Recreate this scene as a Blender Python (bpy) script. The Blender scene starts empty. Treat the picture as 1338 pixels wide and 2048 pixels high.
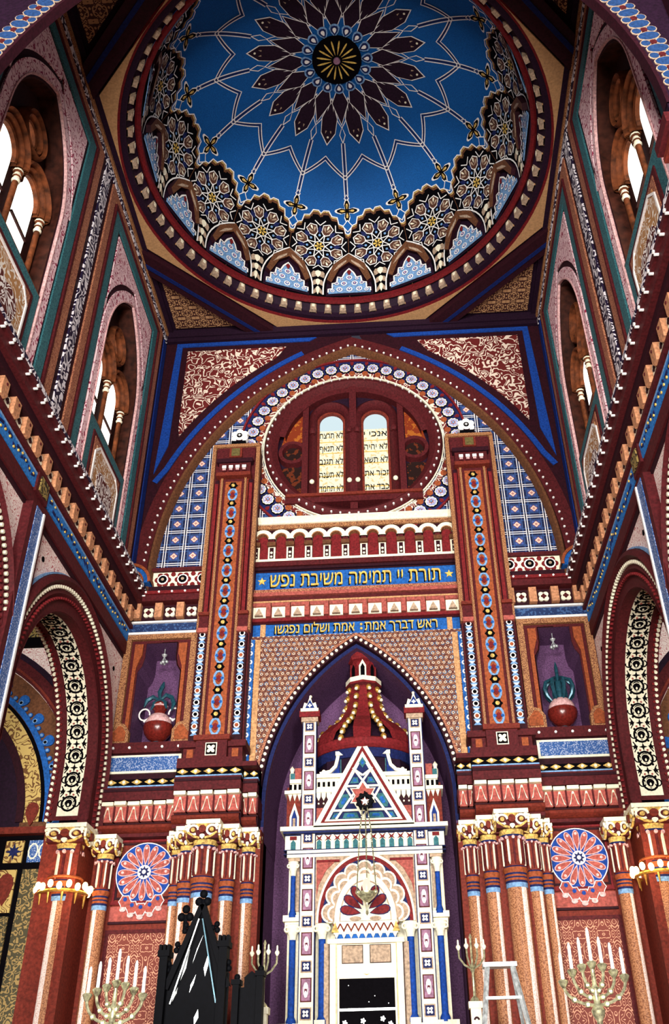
import bpy, bmesh, math, random
from math import sin, cos, pi, sqrt, radians, atan2, hypot
from mathutils import Vector, Matrix
random.seed(7)
scene = bpy.context.scene
col = scene.collection

# ------------------------------------------------------------------ camera
cam_data = bpy.data.cameras.new('camera')
cam = bpy.data.objects.new('camera', cam_data); col.objects.link(cam)
_y, _p, _r = radians(2.2), radians(34.17), radians(-1.365)
fw = Vector((-sin(_y)*cos(_p), cos(_y)*cos(_p), sin(_p)))
rt = Vector((cos(_y), sin(_y), 0)); up = rt.cross(fw)
rr = rt*cos(_r) + up*sin(_r); uu = up*cos(_r) - rt*sin(_r)
M = Matrix((rr, uu, -fw)).transposed().to_4x4(); M.translation = (0.727, 0, 1.6)
cam.matrix_world = M
cam_data.sensor_fit = 'AUTO'; cam_data.sensor_width = 36
cam_data.lens = 1814.5/2048*36
cam_data.shift_x = -60/2048
cam_data.clip_end = 200
scene.camera = cam

# ------------------------------------------------------------------ world, lamps, exposure
scene.view_settings.view_transform = 'Standard'
scene.view_settings.look = 'None'
scene.view_settings.exposure = -0.22
scene.view_settings.gamma = 1.0
world = bpy.data.worlds.new('world'); scene.world = world
world.use_nodes = True
world.node_tree.nodes['Background'].inputs[0].default_value = (0.60, 0.55, 0.75, 1)
world.node_tree.nodes['Background'].inputs[1].default_value = 0.10

def area(name, loc, target, size, power, color=(1, .95, .88)):
    l = bpy.data.lights.new(name, 'AREA'); l.shape = 'DISK'; l.size = size; l.energy = power; l.color = color
    o = bpy.data.objects.new(name, l); col.objects.link(o)
    o.location = loc
    o.rotation_euler = (Vector(target)-Vector(loc)).to_track_quat('-Z', 'Y').to_euler()
    return o
area('nave_fill_light', (5.0, -12.0, 4.0), (-1.5, 13, 8.0), 3.0, 4500)  # three unseen fill lamps added behind the camera, no fixtures modelled
area('nave_fill_light', (-4.6, -12.0, 4.0), (1.5, 13, 8.0), 3.0, 4500)
area('nave_fill_light', (0.6, -13.0, 3.6), (0.0, 14, 7.0), 3.0, 1700)
area('dome_fill_light', (0.0, -5.0, 1.2), (0.0, 11.5, 19.0), 2.5, 2100)  # added uplight to brighten the dome, not a fixture of the hall

# ------------------------------------------------------------------ procedural materials
def lin(c):
    out = []
    for v in c:
        v = v/255.0
        out.append(v/12.92 if v <= .04045 else ((v+.055)/1.055)**2.4)
    return tuple(out) + (1.0,)

class S:
    """a shader socket with arithmetic"""
    def __init__(s, g, sock): s.g = g; s.k = sock
    def _m(s, op, o=None, o2=None, clamp=False):
        n = s.g.nt.nodes.new('ShaderNodeMath'); n.operation = op; n.use_clamp = clamp
        for i, v in enumerate((s, o, o2)):
            if v is None: continue
            if isinstance(v, S): s.g.nt.links.new(v.k, n.inputs[i])
            else: n.inputs[i].default_value = v
        return S(s.g, n.outputs[0])
    def __add__(s, o): return s._m('ADD', o)
    def __sub__(s, o): return s._m('SUBTRACT', o)
    def __mul__(s, o): return s._m('MULTIPLY', o)
    def __lt__(s, o): return s._m('LESS_THAN', o)
    def __gt__(s, o): return s._m('GREATER_THAN', o)
    def fr(s): return s._m('FRACT')
    def fl(s): return s._m('FLOOR')
    def ab(s): return s._m('ABSOLUTE')
    def mx(s, o): return s._m('MAXIMUM', o)
    def mn(s, o): return s._m('MINIMUM', o)
    def pp(s, o): return s._m('PINGPONG', o)
    def sq(s): return s._m('SQRT')

class G:
    def __init__(g, name):
        m = bpy.data.materials.new(name); m.use_nodes = True
        g.m = m; g.nt = m.node_tree
        g.b = g.nt.nodes['Principled BSDF']
        t = g.nt.nodes.new('ShaderNodeTexCoord'); g.tc = t.outputs['Object']
        x = g.nt.nodes.new('ShaderNodeSeparateXYZ'); g.nt.links.new(g.tc, x.inputs[0])
        g.x, g.y, g.z = (S(g, x.outputs[i]) for i in range(3))
    def plane(g, p): return [getattr(g, ch) for ch in p]
    def vec(g, a, b, c=0.0):
        n = g.nt.nodes.new('ShaderNodeCombineXYZ')
        for i, v in enumerate((a, b, c)):
            if isinstance(v, S): g.nt.links.new(v.k, n.inputs[i])
            else: n.inputs[i].default_value = v
        return n.outputs[0]
    def noise(g, scale, vec=None, detail=1.0, dist=0.0):
        n = g.nt.nodes.new('ShaderNodeTexNoise'); n.inputs['Scale'].default_value = scale
        n.inputs['Detail'].default_value = detail; n.inputs['Distortion'].default_value = dist
        g.nt.links.new(vec if vec is not None else g.tc, n.inputs['Vector'])
        return S(g, n.outputs[0])
    def vor(g, scale, vec=None, feature='F1'):
        n = g.nt.nodes.new('ShaderNodeTexVoronoi'); n.inputs['Scale'].default_value = scale; n.feature = feature
        g.nt.links.new(vec if vec is not None else g.tc, n.inputs['Vector'])
        return S(g, n.outputs['Distance'])
    def mix(g, f, a, b):
        n = g.nt.nodes.new('ShaderNodeMix'); n.data_type = 'RGBA'
        g.nt.links.new(f.k, n.inputs[0])
        for i, v in ((6, a), (7, b)):
            if isinstance(v, tuple): n.inputs[i].default_value = lin(v)
            else: g.nt.links.new(v, n.inputs[i])
        return n.outputs[2]
    def done(g, colr, rough=.6, spec=.25, metal=0.0):
        if isinstance(colr, tuple): g.b.inputs['Base Color'].default_value = lin(colr)
        else: g.nt.links.new(colr, g.b.inputs['Base Color'])
        g.b.inputs['Roughness'].default_value = rough
        g.b.inputs['Specular IOR Level'].default_value = spec
        g.b.inputs['Metallic'].default_value = metal
        return g.m

def dk(c, f): return tuple(min(255, v*f) for v in c)
def plain(name, c, rough=.65, spec=.12, metal=0, var=.16, sc=28):
    g = G(name)
    n = g.noise(sc, detail=3)
    f = ((n - .5)*2.2 + .5)._m('MULTIPLY', 1.0, clamp=True)
    return g.done(g.mix(f, dk(c, 1-var*1.4), dk(c, 1+var)), rough, spec, metal)
def speckle(name, c, c2, sc=40, th=.5):
    g = G(name); n = g.noise(sc, detail=2)
    return g.done(g.mix(n > th, c, c2))
def scroll(name, bg, fg, sc=5, k=5, w=.18, dist=.6):
    """free arabesque: curling contour lines"""
    g = G(name); n = g.noise(sc, detail=.4, dist=dist)
    v = ((n*k).fr() - .5).ab()
    return g.done(g.mix(v < w, bg, fg))
def damask(name, p, La, Lb, bg, fg, sc=4, k=4, w=.2, fg2=None, seed=0.0, dist=.4):
    """mirrored repeat ornament"""
    g = G(name); a, b = g.plane(p)
    fa = a.pp(La/2)*(1/La); fb = b.pp(Lb/2)*(1/Lb)
    v = g.vec(fa, fb, seed)
    n = g.noise(sc, v, detail=.6, dist=dist)
    m = ((n*k).fr() - .5).ab() < w
    c = g.mix(m, bg, fg)
    if fg2:
        n2 = g.noise(sc*1.3, g.vec(fa, fb, seed+5), detail=0)
        c = g.mix((n2 > .56)*(S(g, m.k)*-1 + 1), c, fg2)
    return g.done(c)
def plaid(name, p, L, off=(0, 0)):
    g = G(name); a, b = g.plane(p)
    fa = ((a*(1/L)) + off[0]).fr() - .5; fb = ((b*(1/L)) + off[1]).fr() - .5
    aa, bb = fa.ab(), fb.ab()
    dia = aa + bb
    n = g.noise(38, detail=2)
    c = g.mix(n > .55, (22, 30, 66), (38, 52, 96))
    c = g.mix(((aa - .27).ab() < .02).mx((bb - .27).ab() < .02), c, (60, 92, 150))
    c = g.mix((((aa - .17).ab() < .04)*(bb < .22)).mx(((bb - .17).ab() < .04)*(aa < .22)), c, (70, 95, 165))
    ln = ((aa - .44).ab() < .022).mx((bb - .44).ab() < .022)
    c = g.mix(ln, c, (236, 232, 235))
    c = g.mix((aa > .47)*(bb > .30), c, (20, 22, 44))
    c = g.mix(dia < .22, c, (120, 40, 45))
    c = g.mix(dia < .185, c, (230, 205, 190))
    c = g.mix(dia < .09, c, (190, 130, 120))
    return g.done(c)
def rings(name, p, L):
    """little ring diaper round the ark's arch"""
    g = G(name); a, b = g.plane(p)
    row = (b*(1/L)).fl()
    fa = (a*(1/L) + row*.5).fr() - .5; fb = (b*(1/L)).fr() - .5
    d = (fa*fa + fb*fb).sq()
    n = g.noise(34, detail=2)
    c = g.mix(n > .5, (142, 96, 72), (92, 48, 42))
    w = g.noise(1/L*.9, detail=0)
    c = g.mix((d < .42)*(w > .56), c, (62, 92, 128))
    c = g.mix(d < .27, c, (92, 36, 34))
    c = g.mix((d - .2).ab() < .06, c, (226, 206, 184))
    return g.done(c)
def emit(name, c, st, vary=None):
    g = G(name)
    if vary:
        n = g.noise(vary[0], detail=2); cc = g.mix(n > vary[2], c, vary[1])
        g.nt.links.new(cc, g.b.inputs['Emission Color'])
    else: g.b.inputs['Emission Color'].default_value = lin(c)
    g.b.inputs['Emission Strength'].default_value = st
    return g.done((20, 20, 20), .3)

m = {}
P = lambda n, *a, **k: m.__setitem__(n, plain(n, *a, **k))
P('maroon', (82, 28, 32)); P('maroon_dark', (46, 16, 26)); P('red', (116, 32, 36)); P('terracotta', (114, 45, 35))
P('salmon', (164, 84, 76)); P('tan', (196, 148, 104)); P('brown', (104, 66, 44)); P('cream', (250, 240, 214), var=.05)
P('white', (246, 242, 240), var=.05); P('gold', (206, 164, 92), var=.3); P('navy', (28, 36, 84)); P('blue', (34, 92, 168))
P('sky', (20, 90, 164), var=.12, sc=60); P('teal', (56, 108, 116)); P('plum', (64, 40, 66), var=.2, sc=40); P('plum_dark', (36, 18, 36))
P('black', (9, 7, 11), .8, .03); P('pink', (228, 176, 176)); P('lightblue', (120, 160, 205)); P('ochre', (236, 188, 96))
P('olive', (98, 88, 52)); P('rust', (152, 78, 46)); P('lilac', (150, 110, 135)); P('taupe', (176, 152, 130))
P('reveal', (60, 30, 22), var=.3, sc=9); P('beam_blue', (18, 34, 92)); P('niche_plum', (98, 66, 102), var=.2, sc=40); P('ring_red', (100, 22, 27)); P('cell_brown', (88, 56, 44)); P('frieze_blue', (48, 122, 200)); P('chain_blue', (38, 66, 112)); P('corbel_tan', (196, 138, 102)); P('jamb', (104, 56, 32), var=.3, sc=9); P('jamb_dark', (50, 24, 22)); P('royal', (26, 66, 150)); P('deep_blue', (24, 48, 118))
m['gilt'] = plain('gilt', (200, 150, 70), .35, .5, .6); m['brass'] = plain('brass', (214, 200, 160), .3, .5, .7, var=.3)
m['silver'] = plain('silver', (215, 225, 230), .3, .5, .6); m['candle'] = plain('candle', (236, 240, 240), .5)
m['ebony'] = plain('ebony', (7, 8, 13), .7, .08); m['alu'] = plain('aluminium', (205, 212, 214), .4, .5, .5)
m['varnish'] = plain('varnish', (112, 34, 28), .25, .5); m['verdigris'] = plain('verdigris', (38, 84, 100), .3, .5, .3)
m['marble'] = speckle('marble', (184, 128, 90), (134, 84, 58), 60, .52)
m['marble_pale'] = speckle('marble_pale', (246, 228, 222), (222, 188, 176), 60, .55)
m['teal_speck'] = speckle('teal_speck', (62, 118, 124), (38, 80, 92), 55, .52)
m['tan_speck'] = speckle('tan_speck', (184, 124, 92), (130, 72, 56), 55, .5)
m['goldrope'] = speckle('goldrope', (186, 134, 88), (104, 58, 42), 95, .5)
m['pink_lace'] = scroll('pink_lace', (250, 214, 220), (160, 52, 84), 9, 4, .12)
m['white_scroll'] = scroll('white_scroll', (34, 24, 52), (232, 226, 232), 7, 4, .22)
m['red_scroll'] = scroll('red_scroll', (106, 34, 34), (240, 222, 204), 6.0, 5, .17, .8)
m['pink_brick'] = scroll('pink_brick', (255, 236, 230), (196, 100, 104), 14, 5, .10)
m['panel_scroll'] = scroll('panel_scroll', (176, 128, 82), (236, 226, 214), 6.5, 5, .15, 1.0)
m['panel_core'] = scroll('panel_core', (92, 40, 34), (246, 240, 236), 5.5, 5, .24, 1.4)
m['blue_mosaic'] = speckle('blue_mosaic', (44, 86, 150), (150, 165, 200), 55, .55)
m['blue_dim'] = speckle('blue_dim', (28, 48, 92), (60, 92, 140), 26, .55)
m['green_damask'] = scroll('green_damask', (72, 66, 44), (160, 132, 80), 13, 4, .2)
m['olive_lace'] = scroll('olive_lace', (150, 128, 72), (46, 40, 28), 10, 4, .2)
m['wall_damask'] = damask('wall_damask', 'xz', .34, .42, (118, 52, 42), (214, 156, 126), 4.2, 6, .13)
m['corner_lace'] = damask('corner_lace', 'xy', .3, .3, (70, 38, 32), (190, 146, 104), 4, 4, .22)
m['plaid'] = plaid('plaid', 'xz', .35)
m['ring_diaper'] = rings('ring_diaper', 'xz', .088); m['rosette_lav'] = scroll('rosette_lav', (150, 158, 204), (222, 214, 222), 16, 4, .16)
m['ark_panel'] = damask('ark_panel', 'xz', .13, .3, (128, 84, 104), (240, 226, 226), 4, 3, .2)
m['yellow_knot'] = scroll('yellow_knot', (206, 176, 104), (110, 74, 40), 9, 4, .16)
m['ceil_tan'] = plain('ceil_tan', (184, 142, 100), var=.08)
m['day'] = emit('day', (255, 250, 238), 3.2, (5, (255, 226, 170), .66))
m['tablet_glass'] = emit('tablet_glass', (250, 244, 214), 1.3, (16, (240, 214, 150), .58))
m['tablet_sky'] = emit('tablet_sky', (214, 234, 240), 1.2)
m['amber_glass'] = emit('amber_glass', (168, 62, 24), .9, (12, (220, 120, 40), .55))
m['amber_dark'] = emit('amber_dark', (60, 22, 16), .5, (10, (170, 70, 30), .58))
m['bulb'] = emit('bulb', (255, 214, 140), 9.0)
m['flame_glass'] = emit('flame_glass', (255, 244, 220), 1.2)

# ------------------------------------------------------------------ mesh builder
def FB(Y=14.0, s=1, x0=0.0): return lambda a, b, c: (x0 + s*a, Y - c, b)
def FS(s, X=4.0): return lambda a, b, c: (s*(X - c), a, b)          # side walls, a = y, b = z, c into the room
def FZ(Z): return lambda a, b, c: (a, b, Z - c)

def circ(a, b, r, n=16, ry=None, rot=0.0):
    ry = r if ry is None else ry
    pts = []
    for i in range(n):
        t = 2*pi*i/n
        u, v = r*cos(t), ry*sin(t)
        pts.append((a + u*cos(rot) - v*sin(rot), b + u*sin(rot) + v*cos(rot)))
    return pts
def rect2(a0, a1, b0, b1): return [(a0, b0), (a1, b0), (a1, b1), (a0, b1)]
def star2(a, b, R, r, n, rot=pi/2):
    return [(a + (R if i % 2 == 0 else r)*cos(rot + pi*i/n), b + (R if i % 2 == 0 else r)*sin(rot + pi*i/n)) for i in range(2*n)]
def lobes(a, b, R, r, n, rot=0, k=6):
    out = []
    for i in range(n*k):
        t = 2*pi*i/(n*k); q = R - (R-r)*abs(sin(n*t/2 + 0))**1.0
        q = r + (R-r)*abs(cos(n*t/2))
        out.append((a + q*cos(t+rot), b + q*sin(t+rot)))
    return out
def tear(a, b, w, h, rot=0.0, n=14):
    out = []
    for i in range(n):
        t = 2*pi*i/n
        u = w*sin(t)*sin(t/2); v = -h*cos(t)*.5
        out.append((a + u*cos(rot) - v*sin(rot), b + u*sin(rot) + v*cos(rot)))
    return out
def parch(w, h, zs, off=0.0, n=14, a0=0.0):
    """pointed arch from left springing over the apex to the right"""
    R = (w*w + h*h)/(2*w); k = R - w; Ro = R + off
    ta = math.acos(max(-1, min(1, k/Ro)))
    left = [(a0 + k - Ro*cos(ta*i/n), zs + Ro*sin(ta*i/n)) for i in range(n+1)]
    return left + [(2*a0 - a, b) for a, b in reversed(left[:-1])]
def arc(a, b, r, t0, t1, n=24, ry=None):
    ry = r if ry is None else ry
    return [(a + r*cos(t0 + (t1-t0)*i/n), b + ry*sin(t0 + (t1-t0)*i/n)) for i in range(n+1)]
def resample(path, sp, closed=False):
    p = list(path) + ([path[0]] if closed else [])
    L = [0]
    for i in range(1, len(p)): L.append(L[-1] + hypot(p[i][0]-p[i-1][0], p[i][1]-p[i-1][1]))
    n = max(1, round(L[-1]/sp)); out = []; j = 0
    for i in range(n if closed else n+1):
        d = L[-1]*i/n
        while j < len(p)-2 and L[j+1] < d: j += 1
        f = (d - L[j])/max(1e-9, L[j+1]-L[j])
        ang = atan2(p[j+1][1]-p[j][1], p[j+1][0]-p[j][0])
        out.append((p[j][0] + f*(p[j+1][0]-p[j][0]), p[j][1] + f*(p[j+1][1]-p[j][1]), ang))
    return out
def subdiv(pts, sp, closed=True):
    out = []; n = len(pts)
    for i in range(n if closed else n-1):
        p, q = pts[i], pts[(i+1) % n]
        k = max(1, int(hypot(q[0]-p[0], q[1]-p[1])/sp))
        for j in range(k): out.append((p[0]+(q[0]-p[0])*j/k, p[1]+(q[1]-p[1])*j/k))
    if not closed: out.append(pts[-1])
    return out

class MB:
    def __init__(s): s.e = 0; s.v = []; s.f = []; s.mi = []; s.mats = []; s.sm = []
    def mat(s, n):
        if n not in s.mats: s.mats.append(n)
        return s.mats.index(n)
    def face(s, idx, mt, smooth=False): s.f.append(idx); s.mi.append(s.mat(mt)); s.sm.append(smooth)
    def add(s, pts): i = len(s.v); s.v += [tuple(p) for p in pts]; return i
    def lift(s):
        s.e = (s.e+1) % 30; return s.e*.00004      # no two overlapping appliques share a plane
    def poly(s, F, pts, c, mt):
        c += s.lift()
        i = s.add([F(a, b, c) for a, b in pts]); s.face(list(range(i, i+len(pts))), mt)
    def plate(s, F, pts, c0, c1, mt, side=None):
        c1 += s.lift(); n = len(pts); i = s.add([F(a, b, c1) for a, b in pts]); j = s.add([F(a, b, c0) for a, b in pts])
        s.face(list(range(i, i+n)), mt)
        for k in range(n):
            q = (k+1) % n; s.face([i+k, i+q, j+q, j+k], side or mt)
        return s
    def rect(s, F, a0, a1, b0, b1, c0, c1, mt): return s.plate(F, rect2(a0, a1, b0, b1), c0, c1, mt)
    def band(s, F, path, w, c0, c1, mt, closed=False, side=None, prof=None):
        """strip of width w centred on a 2-D path; prof = [(offset -1..1, c)] gives it a section"""
        c1 += s.lift(); n = len(path); offs = []
        for i in range(n):
            if closed: p0, p1 = path[i-1], path[(i+1) % n]
            else: p0, p1 = path[max(0, i-1)], path[min(n-1, i+1)]
            q = path[i]
            d1 = (q[0]-p0[0], q[1]-p0[1]); d2 = (p1[0]-q[0], p1[1]-q[1])
            def nrm(d):
                l = hypot(*d)
                return (-d[1]/l, d[0]/l) if l > 1e-9 else None
            n1, n2 = nrm(d1), nrm(d2)
            n1 = n1 or n2; n2 = n2 or n1
            bx, by = n1[0]+n2[0], n1[1]+n2[1]; l = hypot(bx, by) or 1
            bx, by = bx/l, by/l
            k = 1/max(.35, bx*n1[0]+by*n1[1])
            offs.append((bx*k, by*k))
        pr = prof or [(-1, c0), (-1, c1), (1, c1), (1, c0)]
        base = s.add([F(path[i][0]+offs[i][0]*o*w/2, path[i][1]+offs[i][1]*o*w/2, c) for i in range(n) for o, c in pr])
        k = len(pr)
        for i in range(n if closed else n-1):
            q = (i+1) % n
            for j in range(k-1):
                s.face([base+i*k+j, base+q*k+j, base+q*k+j+1, base+i*k+j+1], mt if (prof or j == 1) else (side or mt), bool(prof))
        return s
    def dots(s, F, path, sp, r, c0, c1, mt, n=6, closed=False):
        for a, b, t in resample(path, sp, closed): s.plate(F, circ(a, b, r, n), c0, c1, mt)
        return s
    def box(s, x0, x1, y0, y1, z0, z1, mt):
        i = s.add([(x, y, z) for z in (z0, z1) for x, y in ((x0, y0), (x1, y0), (x1, y1), (x0, y1))])
        for f in ((0, 3, 2, 1), (4, 5, 6, 7), (0, 1, 5, 4), (1, 2, 6, 5), (2, 3, 7, 6), (3, 0, 4, 7)): s.face([i+k for k in f], mt)
        return s
    def lathe(s, cx, cy, prof, mt, n=20, t0=0.0, t1=2*pi, cap=True, lob=None):
        """prof = [(r, z, material or None)]"""
        full = abs(t1-t0-2*pi) < 1e-6; k = n if full else n+1; base = len(s.v)
        for pr in prof:
            for i in range(k):
                t = t0+(t1-t0)*i/n; r = pr[0]
                if lob: r *= 1 + lob[1]*cos(lob[0]*t)
                s.v.append((cx+r*cos(t), cy+r*sin(t), pr[1]))
        for j in range(len(prof)-1):
            mm = prof[j][2] if len(prof[j]) > 2 else mt
            for i in range(n):
                q = (i+1) % k
                s.face([base+j*k+i, base+j*k+q, base+(j+1)*k+q, base+(j+1)*k+i], mm, True)
        for j, rev in ((0, True), (len(prof)-1, False)):
            if cap and full and prof[j][0] > 1e-4:
                idx = [base+j*k+i for i in range(k)]
                s.face(idx[::-1] if rev else idx, prof[max(0, j-1)][2] if len(prof[max(0, j-1)]) > 2 else mt)
        return s
    def tube(s, pts, r, mt, n=8, cap=True):
        pts = [Vector(p) for p in pts]; rs = r if isinstance(r, (list, tuple)) else [r]*len(pts); base = len(s.v)
        prev = None
        for i, p in enumerate(pts):
            d = (pts[min(i+1, len(pts)-1)] - pts[max(i-1, 0)]).normalized()
            if prev is None:
                ref = Vector((0, 0, 1)) if abs(d.z) < .9 else Vector((1, 0, 0))
                u = d.cross(ref).normalized()
            else: u = (prev - d*prev.dot(d)).normalized()
            prev = u; w = d.cross(u)
            for k in range(n): s.v.append(tuple(p + (u*cos(2*pi*k/n) + w*sin(2*pi*k/n))*rs[i]))
        for i in range(len(pts)-1):
            for k in range(n):
                q = (k+1) % n; s.face([base+i*n+k, base+i*n+q, base+(i+1)*n+q, base+(i+1)*n+k], mt, True)
        if cap:
            s.face([base+k for k in range(n)][::-1], mt); s.face([base+(len(pts)-1)*n+k for k in range(n)], mt)
        return s
    def ball(s, x, y, z, r, mt, n=10, sz=1.0):
        k = max(4, n//2+1)
        return s.lathe(x, y, [(r*sin(pi*j/k), z - r*sz*cos(pi*j/k)) for j in range(k+1)], mt, n)
    def torus(s, c, R, r, mt, n=20, k=6, ax='z'):
        base = len(s.v)
        for i in range(n):
            t = 2*pi*i/n
            for j in range(k):
                q = 2*pi*j/k; d = R + r*cos(q); e = r*sin(q)
                p = {'z': (d*cos(t), d*sin(t), e), 'y': (d*cos(t), e, d*sin(t)), 'x': (e, d*cos(t), d*sin(t))}[ax]
                s.v.append((c[0]+p[0], c[1]+p[1], c[2]+p[2]))
        for i in range(n):
            for j in range(k):
                a, b = (i+1) % n, (j+1) % k
                s.face([base+i*k+j, base+a*k+j, base+a*k+b, base+i*k+b], mt, True)
        return s

OFF = {}
def obj(name, mb, parent=None, kind=None, label=None):
    me = bpy.data.meshes.new(name)
    off = OFF.get(parent.name, Vector((0, 0, 0))) if parent else Vector((0, 0, 0))
    me.from_pydata([(x-off[0], y-off[1], z-off[2]) for x, y, z in mb.v], [], mb.f)
    for n in mb.mats: me.materials.append(m[n])
    me.polygons.foreach_set('material_index', mb.mi)
    me.polygons.foreach_set('use_smooth', mb.sm)
    bm = bmesh.new(); bm.from_mesh(me)
    bmesh.ops.recalc_face_normals(bm, faces=bm.faces); bm.to_mesh(me); bm.free()
    if any(mb.sm): me.set_sharp_from_angle(angle=radians(40))
    me.update()
    o = bpy.data.objects.new(name, me); col.objects.link(o)
    if parent: o.parent = parent
    OFF[o.name] = Vector(off)
    if kind: o['kind'] = kind
    if label: o['label'] = label
    return o
def thing(name, label, cat, loc=(0, 0, 0), group=None):
    o = bpy.data.objects.new(name, None); col.objects.link(o); o.empty_display_size = .2
    o.location = loc; o['label'] = label; o['category'] = cat
    if group: o['group'] = group
    OFF[o.name] = Vector(loc)
    return o
def solo(name, mb, loc, label, cat, group=None):
    """a thing that is one mesh"""
    me_off = bpy.data.objects.new('tmp', None); OFF[me_off.name] = Vector(loc)
    mb.v = [(x-loc[0], y-loc[1], z-loc[2]) for x, y, z in mb.v]
    bpy.data.objects.remove(me_off)
    o = obj(name, mb); o.location = loc; OFF[o.name] = Vector(loc)
    o['label'] = label; o['category'] = cat
    if group: o['group'] = group
    return o
def struct(name, mb, label, cat): 
    o = obj(name, mb, kind='structure'); o['label'] = label; o['category'] = cat
    return o
def root(name, label, cat):
    o = bpy.data.objects.new(name, None); col.objects.link(o); o['kind'] = 'structure'; o['label'] = label; o['category'] = cat
    OFF[o.name] = Vector((0, 0, 0)); return o
def text(name, s, F, a, b, size, c, mt, parent, depth=.012, width=1.0):
    from mathutils.geometry import interpolate_bezier, tessellate_polygon
    cu = bpy.data.curves.new(name, 'FONT'); cu.body = s; cu.size = size; cu.align_x = 'CENTER'; cu.align_y = 'CENTER'
    t = bpy.data.objects.new(name, cu); col.objects.link(t)
    dg = bpy.context.evaluated_depsgraph_get(); dg.update()
    cv = t.evaluated_get(dg).to_curve(dg)
    loops = []
    for sp in cv.splines:
        if sp.type == 'BEZIER':
            bp = sp.bezier_points; pts = []
            for i in range(len(bp)):
                p, q = bp[i], bp[(i+1) % len(bp)]
                straight = (p.handle_right-p.co).cross(q.co-p.co).length < 1e-5 and (q.handle_left-q.co).cross(q.co-p.co).length < 1e-5
                pts += [(v.x, v.y) for v in interpolate_bezier(p.co, p.handle_right, q.handle_left, q.co, 2 if straight else 5)[:-1]]
        else: pts = [(p.co.x, p.co.y) for p in sp.points]
        if len(pts) > 2: loops.append(pts)
    t.to_curve_clear(); bpy.data.objects.remove(t)
    def sarea(p): return sum(p[i-1][0]*p[i][1]-p[i][0]*p[i-1][1] for i in range(len(p)))/2
    def inside(q, p):
        r = False
        for i in range(len(p)):
            (x0, y0), (x1, y1) = p[i-1], p[i]
            if (y0 > q[1]) != (y1 > q[1]) and q[0] < (x1-x0)*(q[1]-y0)/(y1-y0)+x0: r = not r
        return r
    big = max(loops, key=lambda p: abs(sarea(p))); sg = sarea(big) > 0
    outer = [p for p in loops if (sarea(p) > 0) == sg]; holes = [p for p in loops if (sarea(p) > 0) != sg]
    xs = [x for p in loops for x, y in p]; sx = width/(max(xs)-min(xs)); xm = (max(xs)+min(xs))/2
    # one part per word: split at the wide gaps
    outer.sort(key=lambda p: min(q[0] for q in p)); words = []; right = None
    for p in outer:
        x0, x1 = min(q[0] for q in p), max(q[0] for q in p)
        if right is None or x0-right > .16*size: words.append([])
        words[-1].append(p); right = x1 if right is None else max(right, x1)
    for wd in words:
      mb = MB()
      for p in wd:
        hs = [h for h in holes if inside(h[0], p)]
        rings_ = [p]+hs; flat = [q for r in rings_ for q in r]; cc = c+depth/2+mb.lift()
        k = mb.add([F(a+(x-xm)*sx, b+y, cc) for x, y in flat])
        for tri in tessellate_polygon([[Vector((x, y, 0)) for x, y in r] for r in rings_]): mb.face([k+i for i in tri], mt)
        for r in rings_:
            k1 = mb.add([F(a+(x-xm)*sx, b+y, cc) for x, y in r]); k0 = mb.add([F(a+(x-xm)*sx, b+y, c-depth/2) for x, y in r]); n = len(r)
            for i in range(n): mb.face([k1+i, k1+(i+1) % n, k0+(i+1) % n, k0+i], mt)
      obj(name, mb, parent)
# ================================================================== THE BUILDING
W, YB, YM, ZC = 4.0, 14.0, 9.57, 16.0
B14 = FB(14.0)

# floor and platform
mb = MB(); mb.box(-11, 11, -8, 17, -.2, 0, 'brown'); fl = struct('floor', mb, 'brown floor of the hall below the frame', 'floor')
mb = MB(); mb.box(-3.4, 3.4, 7.6, 13.0, 0, 1.2, 'brown'); mb.box(-1.45, 1.45, 13.0, 15.4, 0, 1.2, 'brown')
obj('platform', mb, fl)

# ---------------------------------------------------------------- end wall, upper field
wb = root('wall_back', 'patterned end wall with pointed arch around the round window', 'wall')
mb = MB()
inner = parch(3.63, 5.25, 9.9, 0, 22)
rose_c, rose_r = (0.0, 12.7), 1.72
hole = circ(0, 12.7, 1.6, 64)
# plaid tympanum: left and right halves around the round opening
def half_plate(s):
    top = [p for p in inner if s*p[0] >= -1e-6]
    top = top if s < 0 else top[::-1]
    h = [(1.6*cos(t)*1.0, 12.7+1.6*sin(t)) for t in [pi/2 + (pi if False else 0) - s*pi*i/40 for i in range(41)]]
    if s < 0: h = [(1.6*cos(pi/2+pi*i/40), 12.7+1.6*sin(pi/2+pi*i/40)) for i in range(41)]
    else: h = [(1.6*cos(pi/2-pi*i/40), 12.7+1.6*sin(pi/2-pi*i/40)) for i in range(41)]
    return [(s*3.63, 9.3)] + top + h + [(0, 9.3)]
for s in (-1, 1): mb.poly(B14, half_plate(s), 0, 'plaid')
obj('plaid_tiling', mb, wb)
mb = MB()
for s in (-1, 1):
    o = parch(3.63, 5.25, 9.9, .30, 22)
    half = [p for p in o if s*p[0] >= 0]; half = half if s < 0 else half[::-1]
    mb.poly(B14, [(s*4.3, 9.3), (s*4.3, 16.1), (0, 16.1)] + half[::-1] + [(s*3.93, 9.3)], .015, 'maroon_dark')
obj('spandrel_ground', mb, wb)
mb = MB()
hq = [(-1, -.02), (-.8, .09), (-.3, .16), (.3, .16), (.8, .09), (1, -.02)]
mb.band(B14, [(-3.70, 9.4)]+parch(3.63, 5.25, 9.9, .07, 30)+[(3.70, 9.4)], .15, 0, 0, 'brown', prof=hq)
obj('roll_moulding', mb, wb)
mb = MB()
mb.band(B14, [(-3.92, 9.4)]+parch(3.63, 5.25, 9.9, .29, 30)+[(3.92, 9.4)], .29, -.02, .05, 'maroon')
mb.dots(B14, parch(3.63, 5.25, 9.9, .22, 30), .165, .022, .04, .075, 'white')
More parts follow.
